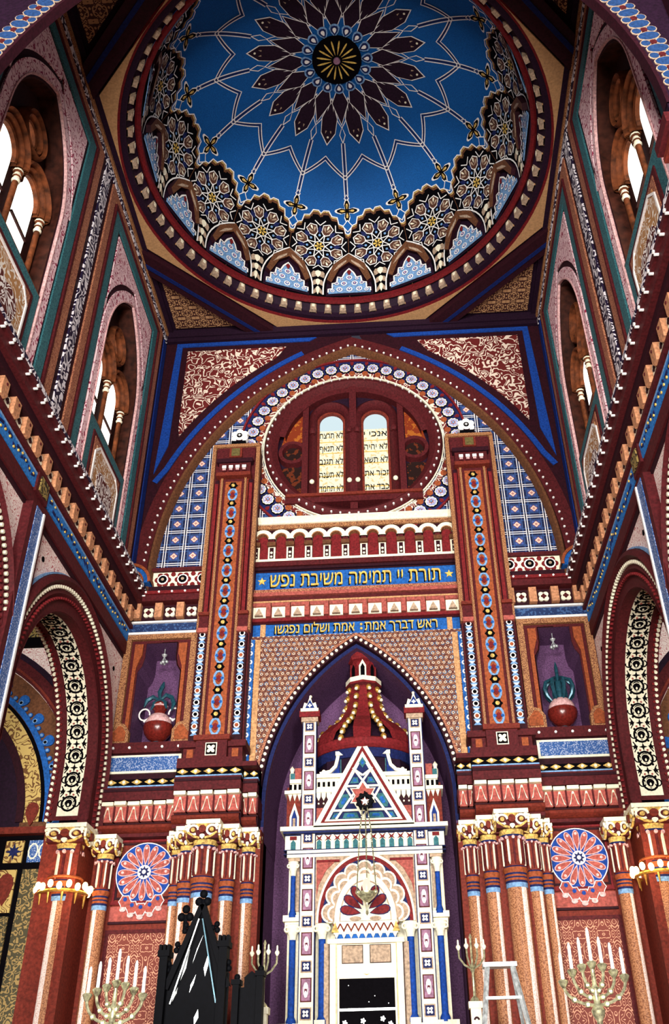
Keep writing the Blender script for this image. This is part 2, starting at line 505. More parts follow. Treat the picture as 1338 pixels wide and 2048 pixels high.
obj('arch_moulding', mb, wb)
for s in (-1, 1):
    Fs = FB(14.0, s)
    mb = MB()
    ap = [p for p in parch(3.63, 5.25, 9.9, .52, 40) if p[0] <= -.9 and p[0] >= -3.95]
    mb.band(Fs, [(-3.86, 12.0)]+[p for p in ap if p[1] > 12.3], .11, 0, .04, 'royal')
    mb.plate(Fs, [(-3.9, 12.2), (-3.68, 12.9), (-3.64, 15.58), (-.9, 15.58), (-.75, 15.68), (-3.76, 15.68)], 0, .04, 'royal')
    obj('blue_frame', mb, wb)
    mb = MB()
    ap = [p for p in parch(3.63, 5.25, 9.9, .74, 40) if -3.52 <= p[0] <= -1.5 and p[1] <= 15.40]
    mb.plate(Fs, [(-3.52, 13.35)]+ap+[(-1.4, 15.45), (-3.52, 15.45)], 0, .03, 'red_scroll')
    obj('scrollwork_panel', mb, wb)
# frieze and ledge under the tympanum at each side of the pilasters
for s in (-1, 1):
    Fs = FB(14.0, s)
    mb = MB()
    mb.rect(Fs, -3.75, -2.6, 9.62, 9.95, 0, .06, 'cream')
    for i in range(4):
        a = -3.45+i*.36; mb.plate(Fs, lobes(a, 9.79, .15, .11, 6), .05, .075, 'red'); mb.plate(Fs, circ(a, 9.79, .1, 12), .05, .085, 'white')
        mb.plate(Fs, circ(a, 9.79, .075, 10), .05, .095, 'black'); mb.plate(Fs, circ(a, 9.79, .03, 8), .05, .1, 'taupe')
        for q in (-1, 1): mb.plate(Fs, circ(a+.18, 9.79+q*.11, .045, 8), .05, .075, 'red')
    mb.band(Fs, [(-3.85, 9.98), (-2.6, 9.98)], .07, 0, .12, 'maroon')
    obj('ornament_frieze', mb, wb)
    mb = MB()
    mb.plate(Fs, arc(-3.98, 9.62, .36, 0, pi/2, 8)+[(-3.98, 9.62)], 0, .3, 'blue')
    mb.band(Fs, arc(-3.98, 9.62, .36, 0, pi/2, 8), .05, 0, .34, 'rust'); mb.band(Fs, arc(-3.98, 9.62, .24, 0, pi/2, 8), .04, 0, .33, 'rust')
    obj('corner_corbel', mb, wb)

# ---------------------------------------------------------------- round window with the two tablets
wn = root('window_1', 'round window with two arched tablet panes lettered in Hebrew', 'window')
mb = MB(); R0 = 12.7
mb.band(B14, circ(0, R0, 1.62, 72), .26, -.3, .05, 'maroon', closed=True, prof=[(-1, -.25), (-1, .02), (-.5, .1), (.1, .12), (.6, .06), (1, .0)])
mb.dots(B14, circ(0, R0, 1.68, 72), .17, .02, .09, .135, 'white', closed=True)
mb.band(B14, circ(0, R0, 1.765, 72), .02, 0, .05, 'cream', closed=True)
obj('ring_frame', mb, wn)
mb = MB()   # scalloped rosette border
ringo = circ(0, R0, 2.02, 88)
mb.band(B14, ringo, .44, 0, .012, 'navy', closed=True)
mb.band(B14, circ(0, R0, 1.80, 88), .015, 0, .02, 'cream', closed=True); mb.band(B14, circ(0, R0, 1.86, 88), .09, 0, .018, 'red_scroll', closed=True)
N = 44
for i in range(N):
    t = 2*pi*(i+.5)/N; a, b = 2.04*cos(t), R0+2.04*sin(t)
    mb.plate(B14, circ(a, b, .13, 14), 0, .03, 'black'); mb.plate(B14, lobes(a, b, .118, .106, 10, k=2), 0, .035, 'cream'); mb.plate(B14, circ(a, b, .1, 12), 0, .038, 'rosette_lav')
    mb.plate(B14, star2(a, b, .06, .03, 6), 0, .042, 'rust'); mb.plate(B14, circ(a, b, .026, 6), 0, .046, 'lightblue')
    t2 = 2*pi*i/N; mb.plate(B14, circ(1.89*cos(t2), R0+1.89*sin(t2), .065, 8), 0, .03, 'rust')
    mb.plate(B14, tear(2.16*cos(t2), R0+2.16*sin(t2), .05, .1, t2-pi/2), 0, .03, 'red')
mb.band(B14, circ(0, R0, 2.25, 88), .04, 0, .05, 'red', closed=True)
obj('rosette_border', mb, wn)
FR = FB(14.16)
mb = MB(); mb.plate(FR, circ(0, R0, 1.62, 48), -.06, 0, 'plum_dark'); obj('dark_backing', mb, wn)
mb = MB()   # tracery
mb.rect(FR, -.07, .07, R0-1.6, R0+1.6, 0, .2, 'maroon')
for s in (-1, 1):
    pa = [(s*.44-.36, 11.35)]+arc(s*.44, 13.45, .36, pi, 0, 16)+[(s*.44+.36, 11.35)]
    mb.band(FR, pa, .2, 0, .22, 'maroon', prof=[(-1, .0), (-.8, .12), (0, .2), (.8, .12), (1, 0)])
    mb.band(FR, [(s*.44-.26, 11.5)]+arc(s*.44, 13.35, .26, pi, 0, 14)+[(s*.44+.26, 11.5)], .05, 0, .1, 'terracotta')
    mb.rect(FR, s*.95-.06, s*.95+.06, 11.35, 13.9, 0, .16, 'maroon')
    mb.band(FR, circ(s*1.2, 12.62, .24, 24), .12, 0, .2, 'maroon', closed=True, prof=[(-1, 0), (-.6, .14), (.6, .14), (1, 0)])
    for x in (.08, .8): mb.ball(s*x, 13.95, 11.83, .05, 'cream'); mb.lathe(s*x, 13.96, [(.05, 13.0), (.07, 13.04), (.07, 13.1), (.05, 13.14)], 'maroon', 10)
mb.rect(FR, -1.3, 1.3, 11.32, 11.5, 0, .25, 'maroon'); mb.rect(FR, -1.28, 1.28, 11.44, 11.5, 0, .3, 'terracotta')
mb.band(FR, arc(0, R0, 1.45, .2, pi-.2, 30), .14, 0, .18, 'maroon')
obj('tracery', mb, wn)
WORDS = {1: ['אנכי י', 'לא יהיה', 'לא תשא', 'זכור את', 'כבד את'], -1: ['לא תרצח', 'לא תנאף', 'לא תגנב', 'לא תענה', 'לא תחמד']}
for s in (-1, 1):
    mb = MB()
    mb.plate(FR, [(s*.44-.26, 11.52)]+[(s*.44+.26, 11.52), (s*.44+.26, 13.2), (s*.44-.26, 13.2)], .015, .03, 'tablet_glass')
    mb.plate(FR, [(s*.44+.26, 13.2)]+arc(s*.44, 13.35, .26, 0, pi, 14)+[(s*.44-.26, 13.2)], .015, .03, 'tablet_sky')
    for i in range(1, 6):
        mb.rect(FR, s*.44-.26, s*.44+.26, 11.5+i*.28+.0, 11.5+i*.28+.02, .02, .035, 'ochre')
    pane = obj('tablet_pane', mb, wn, label='cream glass tablet lettered in black')
    for i, wd in enumerate(WORDS[s]):
        text('lettering', wd[::-1], FR, s*.44, 13.06-i*.325, .2, .05, 'black', pane, width=.46)
    mb = MB()
    qa = [(s*1.03, 12.95), (s*1.03, 13.72), (s*1.2, 13.52), (s*1.36, 13.2), (s*1.44, 12.85), (s*1.2, 12.95)]
    mb.plate(FR, qa, .01, .03, 'amber_glass')
    mb.plate(FR, circ(s*1.2, 12.62, .18, 16), .01, .04, 'amber_dark')
    mb.plate(FR, [(s*1.03, 12.3), (s*1.2, 12.33), (s*1.42, 12.3), (s*1.3, 11.9), (s*1.03, 11.65)], .01, .03, 'amber_dark')
    obj('amber_pane', mb, wn, label='orange stained glass beside the tablets')

# ---------------------------------------------------------------- centre: ledge, arcade, inscriptions, ark arch wall
mb = MB(); F = FB(13.97)
mb.rect(F, -1.84, 1.84, 8.5, 10.95, -.02, 0, 'maroon'); t1 = struct('trim_1', mb, 'maroon centre band with white ledge and row of little arches', 'trim')
mb = MB()
mb.band(F, [(-1.86, 10.93), (1.86, 10.93)], .12, 0, .2, 'cream', prof=[(-1, 0), (-.8, .05), (.2, .09), (.6, .12), (1, .12), (1, 0)])
obj('ledge', mb, t1)
mb = MB(); mb.rect(F, -1.84, 1.84, 10.05, 10.83, 0, .015, 'maroon_dark'); mb.rect(F, -1.84, 1.84, 10.03, 10.09, 0, .1, 'cream')
mb.rect(F, -1.84, 1.84, 10.76, 10.85, 0, .06, 'goldrope')
NA = 11; da = 3.68/NA
for i in range(NA):
    a = -1.84+da*(i+.5)
    mb.plate(F, rect2(a-.095, a+.095, 10.08, 10.5)[:2]+[(a+.095, 10.52)]+arc(a, 10.52, .095, 0, pi, 8)[1:], 0, .03, 'red')
    mb.band(F, arc(a, 10.52, .145, -.1, pi+.1, 12), .085, 0, .12, 'cream')
    mb.band(F, arc(a, 10.52, .1, 0, pi, 12), .02, 0, .13, 'goldrope')
obj('little_arcade', mb, t1)
for i in range(NA+1):
    a = max(-1.79, min(1.79, -1.84+da*i)); mb = MB()
    mb.rect(F, a-.065, a+.065, 10.06, 10.36, 0, .07, 'cream'); mb.rect(F, a-.035, a+.035, 10.12, 10.34, 0, .085, 'maroon_dark')
    mb.plate(F, circ(a, 10.23, .025, 8), 0, .095, 'cream'); mb.plate(F, circ(a, 10.15, .022, 8), 0, .095, 'cream')
    mb.rect(F, a-.075, a+.075, 10.36, 10.44, 0, .13, 'brown'); mb.rect(F, a-.05, a+.05, 10.44, 10.5, 0, .1, 'maroon')
    obj('colonnette', mb, t1)
mb = MB()
for z, h, c, mt in ((9.97, .1, .14, 'maroon'), (9.89, .05, .1, 'maroon_dark'), (9.42, .07, .12, 'tan_speck'), (9.34, .07, .16, 'salmon'), (9.26, .07, .1, 'maroon'), (9.21, .03, .12, 'tan')):
    mb.rect(F, -1.84, 1.84, z-h/2, z+h/2, 0, c, mt)
mb.rect(F, -1.84, 1.84, 8.83, 8.89, 0, .12, 'red')
mb.rect(F, -1.84, 1.84, 8.89, 9.2, 0, .02, 'salmon')
obj('string_course', mb, t1)
for i in range(11):
    a = -1.84+da*(i+.5); mb = MB()
    mb.rect(F, a-.115, a+.115, 8.93, 9.13, 0, .07, 'cream')
    mb.plate(F, [(a-.07, 8.94), (a+.07, 8.94), (a, 9.08)], .06, .14, 'taupe'); mb.rect(F, a-.12, a+.12, 9.13, 9.19, 0, .12, 'salmon')
    mb.rect(F, a+.12, a+.20, 8.93, 9.19, 0, .12, 'salmon')
    obj('bracket', mb, t1)
# inscription boards
def board(name, z0, z1, x0, x1, s, size, label, stars, ends, width):
    t = thing(name, label, 'inscription', (0, 13.96, z0))
    mb = MB(); mb.rect(F, x0, x1, z0, z1, .001, .03, 'blue'); mb.rect(F, x0, x1, z1-.015, z1+.015, 0, .05, 'maroon_dark'); obj('blue_ground', mb, t)
    zc = (z0+z1)/2
    text('lettering', s[::-1], F, 0.0, zc+.0, size, .045, 'ochre', t, .03, width)
    text('lettering_shadow', s[::-1], F, -.02, zc-.02, size, .032, 'black', t, .01, width)
    if stars:
        for q in (-1, 1):
            mb = MB(); mb.plate(F, star2(q*1.66, zc, .08, .035, 5), .03, .05, 'ochre'); obj('star', mb, t)
    if ends:
        for dz in (-.04, .04):
            mb = MB(); mb.plate(F, [(.065, zc+dz), (.09, zc+dz+.025), (.115, zc+dz), (.09, zc+dz-.025)], .03, .06, 'ochre'); obj('colon_dot', mb, t)
        for q in (-1, 1):
            mb = MB(); mb.rect(F, q*1.6-.045, q*1.6+.045, z0, z1, .02, .05, 'tan'); obj('end_strip', mb, t)
board('inscription_board', 9.47, 9.86, -1.775, 1.775, 'תורת ײ תמימה משיבת נפש', .40, 'blue board with large gold Hebrew letters between two gold stars', True, False, 3.02)
board('inscription_board', 8.58, 8.82, -1.775, 1.775, 'ראש דברך אמת   אמת ושלום נפגשו', .255, 'blue board with smaller gold Hebrew letters just above the pointed ark arch', False, True, 2.78)

# ark arch wall
FA = FB(13.9)
aw = root('wall_ark_niche', 'diapered wall pierced by the pointed arch of the ark', 'wall')
mb = MB()
AR = lambda off, n=20: parch(1.5, 2.68, 5.7, off, n)
for s in (-1, 1):
    hp = [p for p in AR(.1) if s*p[0] >= 0]; hp = hp if s < 0 else hp[::-1]
    mb.plate(FA, [(s*1.86, 5.2), (s*1.86, 8.57), (0, 8.57)]+hp[::-1]+[(s*1.6, 5.2)], -.15, 0, 'ring_diaper')
obj('diapered_spandrel', mb, aw)
mb = MB()
full = [(-1.55, 5.2)]+AR(.06, 26)+[(1.55, 5.2)]
mb.band(FA, full, .09, -.1, .05, 'maroon_dark')
mb.dots(FA, full, .1, .028, .04, .075, 'cream')
mb.band(FA, [(-1.62, 5.2)]+AR(.125, 26)+[(1.62, 5.2)], .05, -.05, .04, 'tan_speck')
obj('beaded_moulding', mb, aw)
mb = MB()
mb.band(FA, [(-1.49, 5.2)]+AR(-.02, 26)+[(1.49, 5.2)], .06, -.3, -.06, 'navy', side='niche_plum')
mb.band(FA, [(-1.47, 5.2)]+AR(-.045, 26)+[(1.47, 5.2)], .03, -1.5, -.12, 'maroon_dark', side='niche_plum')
obj('arch_reveal', mb, aw)
mb = MB()
for s in (-1, 1):
    Fs = FB(13.9, s)
    mb.rect(Fs, 1.72, 1.85, 5.3, 8.5, 0, .03, 'blue'); mb.rect(Fs, 1.62, 1.71, 6.3, 8.5, 0, .02, 'tan')
    for k in range(20):
        z = 5.4+k*.158; mb.plate(Fs, circ(1.785, z, .045, 8), .02, .045, 'white'); mb.plate(Fs, circ(1.785, z, .02, 6), .02, .05, 'blue'); mb.plate(Fs, circ(1.785, z+.079, .028, 6), .02, .045, 'lightblue')
obj('blue_border', mb, aw)
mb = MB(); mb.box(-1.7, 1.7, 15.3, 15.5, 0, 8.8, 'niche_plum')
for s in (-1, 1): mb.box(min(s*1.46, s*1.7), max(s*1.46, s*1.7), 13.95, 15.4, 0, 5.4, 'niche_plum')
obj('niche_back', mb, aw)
# dead wall below the end wall
mb = MB()
for s in (-1, 1): mb.box(min(s*1.46, s*4.6), max(s*1.46, s*4.6), 14.0, 14.35, 0, 6.4, 'terracotta')
obj('lower_wall', mb, wb)

# ---------------------------------------------------------------- niches with urns, lower entablature, rosette bays
def gem_band(mb, F, a0, a1, z, c, n):
    mb.rect(F, a0, a1, z-.05, z+.05, 0, c, 'black'); mb.rect(F, a0, a1, z-.085, z-.055, 0, c+.02, 'lightblue')
    for i in range(n):
        a = a0+(a1-a0)*(i+.5)/n; w = (a1-a0)/n
        mb.plate(F, [(a-w*.42, z), (a, z+.042), (a+w*.42, z), (a, z-.042)], 0, c+.02, 'gold'); mb.plate(F, circ(a, z, .024, 8), 0, c+.03, 'cream')
def entab(mb, F, a0, a1, c, n):
    """roll, wavy corbel course, white dentils, maroon fascia, gem band"""
    mb.rect(F, a0, a1, 5.3, 6.2, -.3, c-.08, 'maroon_dark')
    mb.band(F, [(a0, 5.4), (a1, 5.4)], .14, 0, 0, 'terracotta', prof=[(-1, c-.1), (-.8, c+.02), (-.2, c+.09), (.4, c+.08), (.8, c+.02), (1, c-.1)])
    mb.rect(F, a0, a1, 5.28, 5.33, 0, c-.02, 'maroon')
    mb.rect(F, a0, a1, 5.5, 5.74, 0, c, 'salmon')
    mb.rect(F, a0, a1, 5.8, 6.0, 0, c+.08, 'maroon'); mb.rect(F, a0, a1, 5.93, 5.97, 0, c+.1, 'maroon_dark')
    w = (a1-a0)/n
    for i in range(n):
        a = a0+w*(i+.5)
        mb.rect(F, a-w*.44, a+w*.44, 5.73, 5.785, 0, c+.1-.03*(i % 2), 'cream')
        mb.plate(F, [(a-w*.36, 5.51), (a-w*.25, 5.53), (a-w*.08, 5.68), (a+w*.08, 5.68), (a+w*.25, 5.53), (a+w*.36, 5.51), (a+w*.2, 5.60), (a+w*.06, 5.715), (a-w*.06, 5.715), (a-w*.2, 5.60)], 0, c+.03, 'cream')
        mb.rect(F, a-w*.5-.012, a-w*.5+.012, 5.5, 5.74, 0, c+.025, 'maroon')
    gem_band(mb, F, a0, a1, 6.09, c+.02, n)
for s in (-1, 1):
    Fs = FB(14.0, s); side = 'left' if s < 0 else 'right'
    t = root('trim_%d' % (2 if s < 0 else 3), 'carved maroon entablature over the %s columns' % side, 'trim')
    mb = MB(); entab(mb, Fs, 2.72, 4.12, .22, 7); obj('wall_course', mb, t)
    mb = MB(); entab(mb, Fs, 1.72, 2.72, .62, 5); entab(mb, Fs, 1.5, 1.78, .42, 2)
    mb.rect(Fs, 1.5, 2.72, 6.15, 6.22, 0, .66, 'maroon'); obj('column_course', mb, t)
    # niche bay
    wl = root('wall_niche_%s' % side, 'framed niche bay holding the urn %s of the ark arch' % side, 'wall')
    mb = MB(); n0, n1, z0, z1 = 2.98, 3.72, 6.78, 8.58
    mid = (n0+n1)/2
    op = [(n0, z0), (n0, 8.05), (n0+.07, 8.16), (n0+.1, 8.3), (n0+.1, z1), (n1-.1, z1), (n1-.1, 8.3), (n1-.07, 8.16), (n1, 8.05), (n1, z0)]
    mb.plate(Fs, [(2.6, z0-.6), (2.6, 8.8), (mid, 8.8), (mid, z1)]+op[:5][::-1]+[(n0, z0), (mid, z0), (mid, z0-.6)], -.1, 0, 'maroon')
    mb.plate(Fs, [(4.1, z0-.6), (4.1, 8.8), (mid, 8.8), (mid, z1)]+op[5:]+[(n1, z0), (mid, z0), (mid, z0-.6)], -.1, 0, 'maroon')
    obj('niche_front', mb, wl)
    mb = MB()
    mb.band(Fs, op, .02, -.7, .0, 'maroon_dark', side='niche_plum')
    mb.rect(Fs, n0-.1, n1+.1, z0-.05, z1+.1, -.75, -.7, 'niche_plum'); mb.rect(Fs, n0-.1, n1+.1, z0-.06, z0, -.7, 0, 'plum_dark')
    obj('niche_recess', mb, wl)
    mb = MB()
    mb.band(Fs, [(n0-.2, z0), (n0-.2, 8.68), (n1+.2, 8.68), (n1+.2, z0)], .11, 0, .07, 'goldrope')
    for q, a in ((-1, n0), (1, n1)):
        mb.plate(Fs, [(a+q*.02, z0+.2), (a+q*.08, z0+.2), (a+q*.08, 8.55), (a-q*.06, 8.55), (a-q*.06, 8.36), (a+q*.02, 8.12)], 0, .04, 'rust')
        mb.plate(Fs, [(a+q*.28, z0), (a-q*.02, z0), (a-q*.02, z0+.2), (a+q*.06, z0+.32), (a+q*.16, z0+.34), (a+q*.28, z0+.16)], 0, .1, 'goldrope')
        mb.plate(Fs, [(a+q*.26, z0+.03), (a+q*.03, z0+.03), (a+q*.03, z0+.18), (a+q*.09, z0+.27), (a+q*.15, z0+.28), (a+q*.26, z0+.14)], .09, .12, 'rust')
    obj('niche_frame', mb, wl)
    mb = MB(); mb.rect(Fs, 2.72, 4.05, 6.6, 6.77, 0, .14, 'maroon'); mb.dots(Fs, [(2.85, 6.68), (3.9, 6.68)], .26, .022, .13, .165, 'white')
    mb.rect(Fs, 2.72, 4.05, 6.2, 6.6, 0, .08, 'maroon_dark'); obj('sill', mb, wl)
    mb = MB(); mb.rect(Fs, 2.8, 3.96, 6.28, 6.57, 0, .11, 'cream'); mb.rect(Fs, 2.84, 3.92, 6.315, 6.535, 0, .12, 'blue_mosaic'); obj('mosaic_panel', mb, wl)
    # cornice return on the end wall
    tr = root('trim_%d' % (4 if s < 0 else 5), 'short corbelled cornice above the %s urn niche' % side, 'trim')
    mb = MB(); mb.rect(Fs, 2.6, 4.05, 8.72, 9.62, -.1, .02, 'maroon')
    mb.rect(Fs, 2.6, 4.0, 8.76, 8.92, 0, .06, 'blue_dim'); mb.rect(Fs, 2.6, 4.0, 8.925, 8.96, 0, .1, 'white'); mb.rect(Fs, 2.6, 4.0, 8.715, 8.755, 0, .09, 'white')
    mb.rect(Fs, 2.6, 4.0, 9.0, 9.28, 0, .05, 'maroon_dark'); mb.rect(Fs, 2.6, 4.0, 9.3, 9.42, 0, .2, 'maroon'); mb.rect(Fs, 2.6, 4.0, 9.42, 9.48, 0, .24, 'red'); mb.dots(Fs, [(2.75, 9.45), (3.9, 9.45)], .24, .02, .23, .26, 'white')
    mb.rect(Fs, 2.6, 4.0, 9.48, 9.62, 0, .14, 'maroon_dark')
    for i in range(3):
        a = 2.87+i*.38; mb.plate(Fs, lobes(a, 9.13, .105, .065, 4, pi/4), 0, .085, 'cream'); mb.plate(Fs, lobes(a, 9.13, .05, .03, 4), 0, .095, 'maroon')
    obj('fascia', mb, tr)
    for i in range(4):
        a = 2.68+i*.38; mb = MB(); mb.rect(Fs, a-.065, a+.065, 9.0, 9.28, 0, .16, 'corbel_tan'); obj('corbel', mb, tr)
    # rosette bay
    rb = root('wall_rosette_%s' % side, 'terracotta bay with damask panel on the %s' % side, 'wall')
    mb = MB()
    mb.rect(Fs, 2.72, 3.64, 4.1, 5.3, 0, .01, 'terracotta'); mb.band(Fs, rect2(2.80, 3.60, 4.45, 5.22), .03, 0, .03, 'maroon_dark', closed=True)
    mb.band(Fs, rect2(2.76, 3.63, 4.4, 5.26), .03, 0, .04, 'red', closed=True)
    mb.rect(Fs, 2.70, 3.66, 4.36, 4.41, 0, .05, 'red'); mb.rect(Fs, 2.70, 3.66, 4.14, 4.34, 0, .02, 'salmon'); mb.rect(Fs, 2.70, 3.66, 4.10, 4.13, 0, .05, 'maroon_dark')
    obj('moulded_frame', mb, rb)
    mb = MB(); mb.rect(Fs, 2.72, 3.64, 1.0, 3.98, 0, .01, 'wall_damask'); mb.band(Fs, rect2(2.70, 3.66, .95, 4.0), .05, 0, .03, 'maroon', closed=True)
    obj('damask_panel', mb, rb)
    # rosette roundel
    ro = thing('rosette_roundel', 'wheel shaped rosette plaque with scalloped fringe on the %s wall' % side, 'roundel', (s*3.2, 13.97, 4.8), 'painted rosettes beside the columns')
    mb = MB(); c0 = (3.2, 4.80)
    mb.plate(Fs, circ(*c0, .43, 40), .0, .045, 'white'); mb.plate(Fs, circ(*c0, .415, 40), .0, .05, 'royal')
    for i in range(16):
        t = 2*pi*i/16
        mb.plate(Fs, tear(c0[0]+.25*cos(t), c0[1]+.25*sin(t), .066, .3, t-pi/2), .03, .062, 'pink')
        mb.plate(Fs, tear(c0[0]+.255*cos(t), c0[1]+.258*sin(t), .05, .26, t-pi/2), .03, .068, 'salmon')
        mb.plate(Fs, circ(c0[0]+.325*cos(t), c0[1]+.345*sin(t), .022, 8), .03, .075, 'pink')
    obj('wheel', mb, ro)
    mb = MB(); mb.plate(Fs, circ(*c0, .1, 20), .04, .078, 'white'); mb.plate(Fs, star2(*c0, .085, .05, 8), .04, .085, 'navy'); mb.plate(Fs, circ(*c0, .03, 10), .04, .092, 'white'); obj('hub', mb, ro)
    mb = MB()
    for q, (da_, dz) in enumerate(((-.24, -.36), (-.13, -.44), (0, -.47), (.13, -.44), (.24, -.36))):
        mb.plate(Fs, lobes(c0[0]+da_, c0[1]+dz-.04, .10, .07, 6, k=3), .02, .056, 'white'); mb.plate(Fs, lobes(c0[0]+da_, c0[1]+dz-.04, .088, .06, 6, k=3), .02, .06, 'salmon')
        mb.plate(Fs, circ(c0[0]+da_, c0[1]+dz-.01, .03, 8), .02, .066, 'royal'); mb.plate(Fs, tear(c0[0]+da_*1.1, c0[1]+dz-.13, .06, .1, pi), .02, .058, 'pink')
    obj('scalloped_fringe', mb, ro)
# ================================================================== SIDE WALLS
def side_wall(s):
    side = 'left' if s < 0 else 'right'
    Fs = FS(s)
    wl = root('wall_%s' % side, 'tall %s wall of striped painted bands and arcade' % side, 'wall')
    bays = (11.70, 7.44)
    hw, zs, rise = .95, 12.75, 1.65
    def opening(yc, off=0.0, zb=11.1, n=12): return [(yc-hw-off, zb)]+parch(hw, rise, zs, off, n, yc)+[(yc+hw+off, zb)]
    # ground plates around the two window openings
    mb = MB()
    edges = [(5.2, 7.44), (7.44, 9.57), (9.57, 11.70), (11.70, 14.05)]
    for k, (ya, yb) in enumerate(edges):
        yc = bays[1] if k < 2 else bays[0]
        op = opening(yc)
        if k % 2 == 0:
            half = [p for p in op if p[0] <= yc+1e-6]
            pts = [(ya, 9.3), (ya, 16.1), (yc, 16.1)]+half[::-1]+[(yc, 11.1), (yc, 9.3)]
        else:
            half = [p for p in op if p[0] >= yc-1e-6]
            pts = [(yb, 9.3), (yb, 16.1), (yc, 16.1)]+half+[(yc, 11.1), (yc, 9.3)]
        mb.plate(Fs, pts, -.12, 0, 'maroon_dark')
    obj('wall_ground', mb, wl)
    for k, yc in enumerate(bays):
        bands = MB()
        # pink border following the opening
        o1 = [(yc-hw-.14, 9.6)]+parch(hw, rise, zs, .14, 14, yc)+[(yc+hw+.14, 9.6)]
        bands.band(Fs, o1, .19, 0, .03, 'pink_lace'); bands.band(Fs, [(yc-hw-.035, 9.6)]+parch(hw, rise, zs, .035, 14, yc)+[(yc+hw+.035, 9.6)], .025, 0, .045, 'pink')
        obj('pink_band', bands, wl)
        mb = MB()
        for q in (-1, 1):   # slivers of pink lace over the arch
            pts = [p for p in parch(hw, rise, zs, .34, 14, yc) if q*(p[0]-yc) >= 0]
            pts = pts if q < 0 else pts[::-1]
            top = [p for p in pts if p[1] > 13.1]
            mb.plate(Fs, top+[(yc, 15.0), (yc+q*1.17, 15.0), (yc+q*1.17, top[0][1])], 0, .02, 'pink_lace')
        obj('pink_spandrel', mb, wl)
        def frame(nm, h, zt, w, mt, c=.03):
            mb = MB(); mb.band(Fs, [(yc-h, 9.6), (yc-h, zt), (yc+h, zt), (yc+h, 9.6)], w, 0, c, mt); obj(nm, mb, wl)
        frame('teal_band', 1.38, 15.2, .22, 'teal_speck')
        frame('tan_band', 1.74, 15.5, .2, 'tan_speck')
        frame('maroon_edge', 1.56, 15.36, .05, 'maroon', .05)
        # panel under the sill
        mb = MB(); mb.rect(Fs, yc-.93, yc+.93, 9.6, 11.1, 0, .03, 'teal_speck'); obj('teal_apron', mb, wl)
        mb = MB()
        mb.rect(Fs, yc-.74, yc+.74, 9.5, 10.88, .02, .05, 'maroon'); mb.rect(Fs, yc-.66, yc+.66, 9.5, 10.8, .02, .06, 'tan_speck')
        mb.band(Fs, [(yc-.6, 9.5), (yc-.6, 10.55), (yc-.42, 10.73), (yc+.42, 10.73), (yc+.6, 10.55), (yc+.6, 9.5)], .035, .02, .08, 'white')
        mb.plate(Fs, rect2(yc-.56, yc+.56, 9.5, 10.68), .02, .07, 'panel_scroll')
        mb.plate(Fs, lobes(yc, 10.0, .46, .34, 4, pi/4), .02, .08, 'panel_core')
        obj('scroll_panel', mb, wl)
        # recess
        mb = MB(); mb.band(Fs, opening(yc, -.014), .02, -.36, -.005, 'reveal', side='reveal'); mb.plate(Fs, [(yc-hw, 11.1), (yc+hw, 11.1), (yc+hw, 11.08), (yc-hw, 11.08)], -.36, .03, 'jamb'); obj('window_reveal', mb, wl)  # reveal coloured darker than the jamb, recess shade put into the colour
        # the window itself
        wn = root('window_%d' % ({-1: 2, 1: 4}[s]+k), '%s bright paired lancet window with roundel in the %s wall' % ('far' if k == 0 else 'near', side), 'window')
        Fw = lambda a, b, c: Fs(a, b, c-.28)
        mb = MB(); op = [(yc-hw-.05, 11.05)]+parch(hw, rise, zs, .03, 12, yc)+[(yc+hw+.05, 11.05)]
        mb.plate(Fw, op, -.1, 0, 'jamb_dark'); obj('window_back', mb, wn)  # dark back plate colour also stands in for deep-recess shade
        for q in (-1, 1):
            la = yc+q*.42
            mb = MB(); mb.plate(Fw, [(la-.26, 11.2)]+[(la+.26, 11.2)]+arc(la, 12.62, .26, 0, pi, 12), 0, .02, 'day'); pane = obj('lancet_pane', mb, wn)
            mb = MB(); mb.rect(Fw, la-.26, la+.26, 11.93, 11.97, 0, .05, 'jamb_dark')
            obj('glazing_bar', mb, pane)
            mb = MB()
            for j, (rr_, cc) in enumerate(((.29, .10), (.36, .16), (.43, .22))):
                mb.band(Fw, [(la-rr_, 12.55)]+arc(la, 12.62, rr_, pi, 0, 14)+[(la+rr_, 12.55)], .075, 0, 0, 'jamb', prof=[(-1, 0), (-.7, cc*.8), (0, cc), (.7, cc*.8), (1, 0)])
            obj('arch_rolls', mb, wn)
        mb = MB()
        for j, (rr_, cc) in enumerate(((.2, .1), (.27, .16), (.34, .2))):
            mb.band(Fw, circ(yc, 13.42, rr_, 24), .075, 0, 0, 'jamb', closed=True, prof=[(-1, 0), (-.7, cc*.8), (0, cc), (.7, cc*.8), (1, 0)])
        mb.plate(Fw, circ(yc, 13.42, .17, 16), 0, .02, 'day'); obj('roundel', mb, wn)
        for y in (yc-.82, yc-.02, yc+.82):
            mb = MB(); x, _, _ = Fw(y, 0, .09)
            mb.lathe(x, y, [(.055, 11.1), (.055, 11.2), (.042, 11.25), (.042, 12.3), (.055, 12.33)], 'jamb', 10); sh = obj('colonnette', mb, wn)
            mb = MB(); mb.lathe(x, y, [(.044, 12.3), (.06, 12.32), (.06, 12.34), (.044, 12.36), (.044, 12.39, 'jamb'), (.06, 12.41), (.06, 12.43), (.044, 12.45), (.044, 12.48, 'jamb'), (.07, 12.5), (.07, 12.53), (.0, 12.54)], 'cream', 10); obj('capital', mb, sh)
    # mid pier scroll strip, far corner blue strip, top bands
    mb = MB(); mb.rect(Fs, YM-.13, YM+.13, 9.45, 15.62, 0, .03, 'white_scroll'); mb.rect(Fs, 5.3, 13.9, 15.66, 15.78, 0, .03, 'white_scroll'); obj('scroll_band', mb, wl)
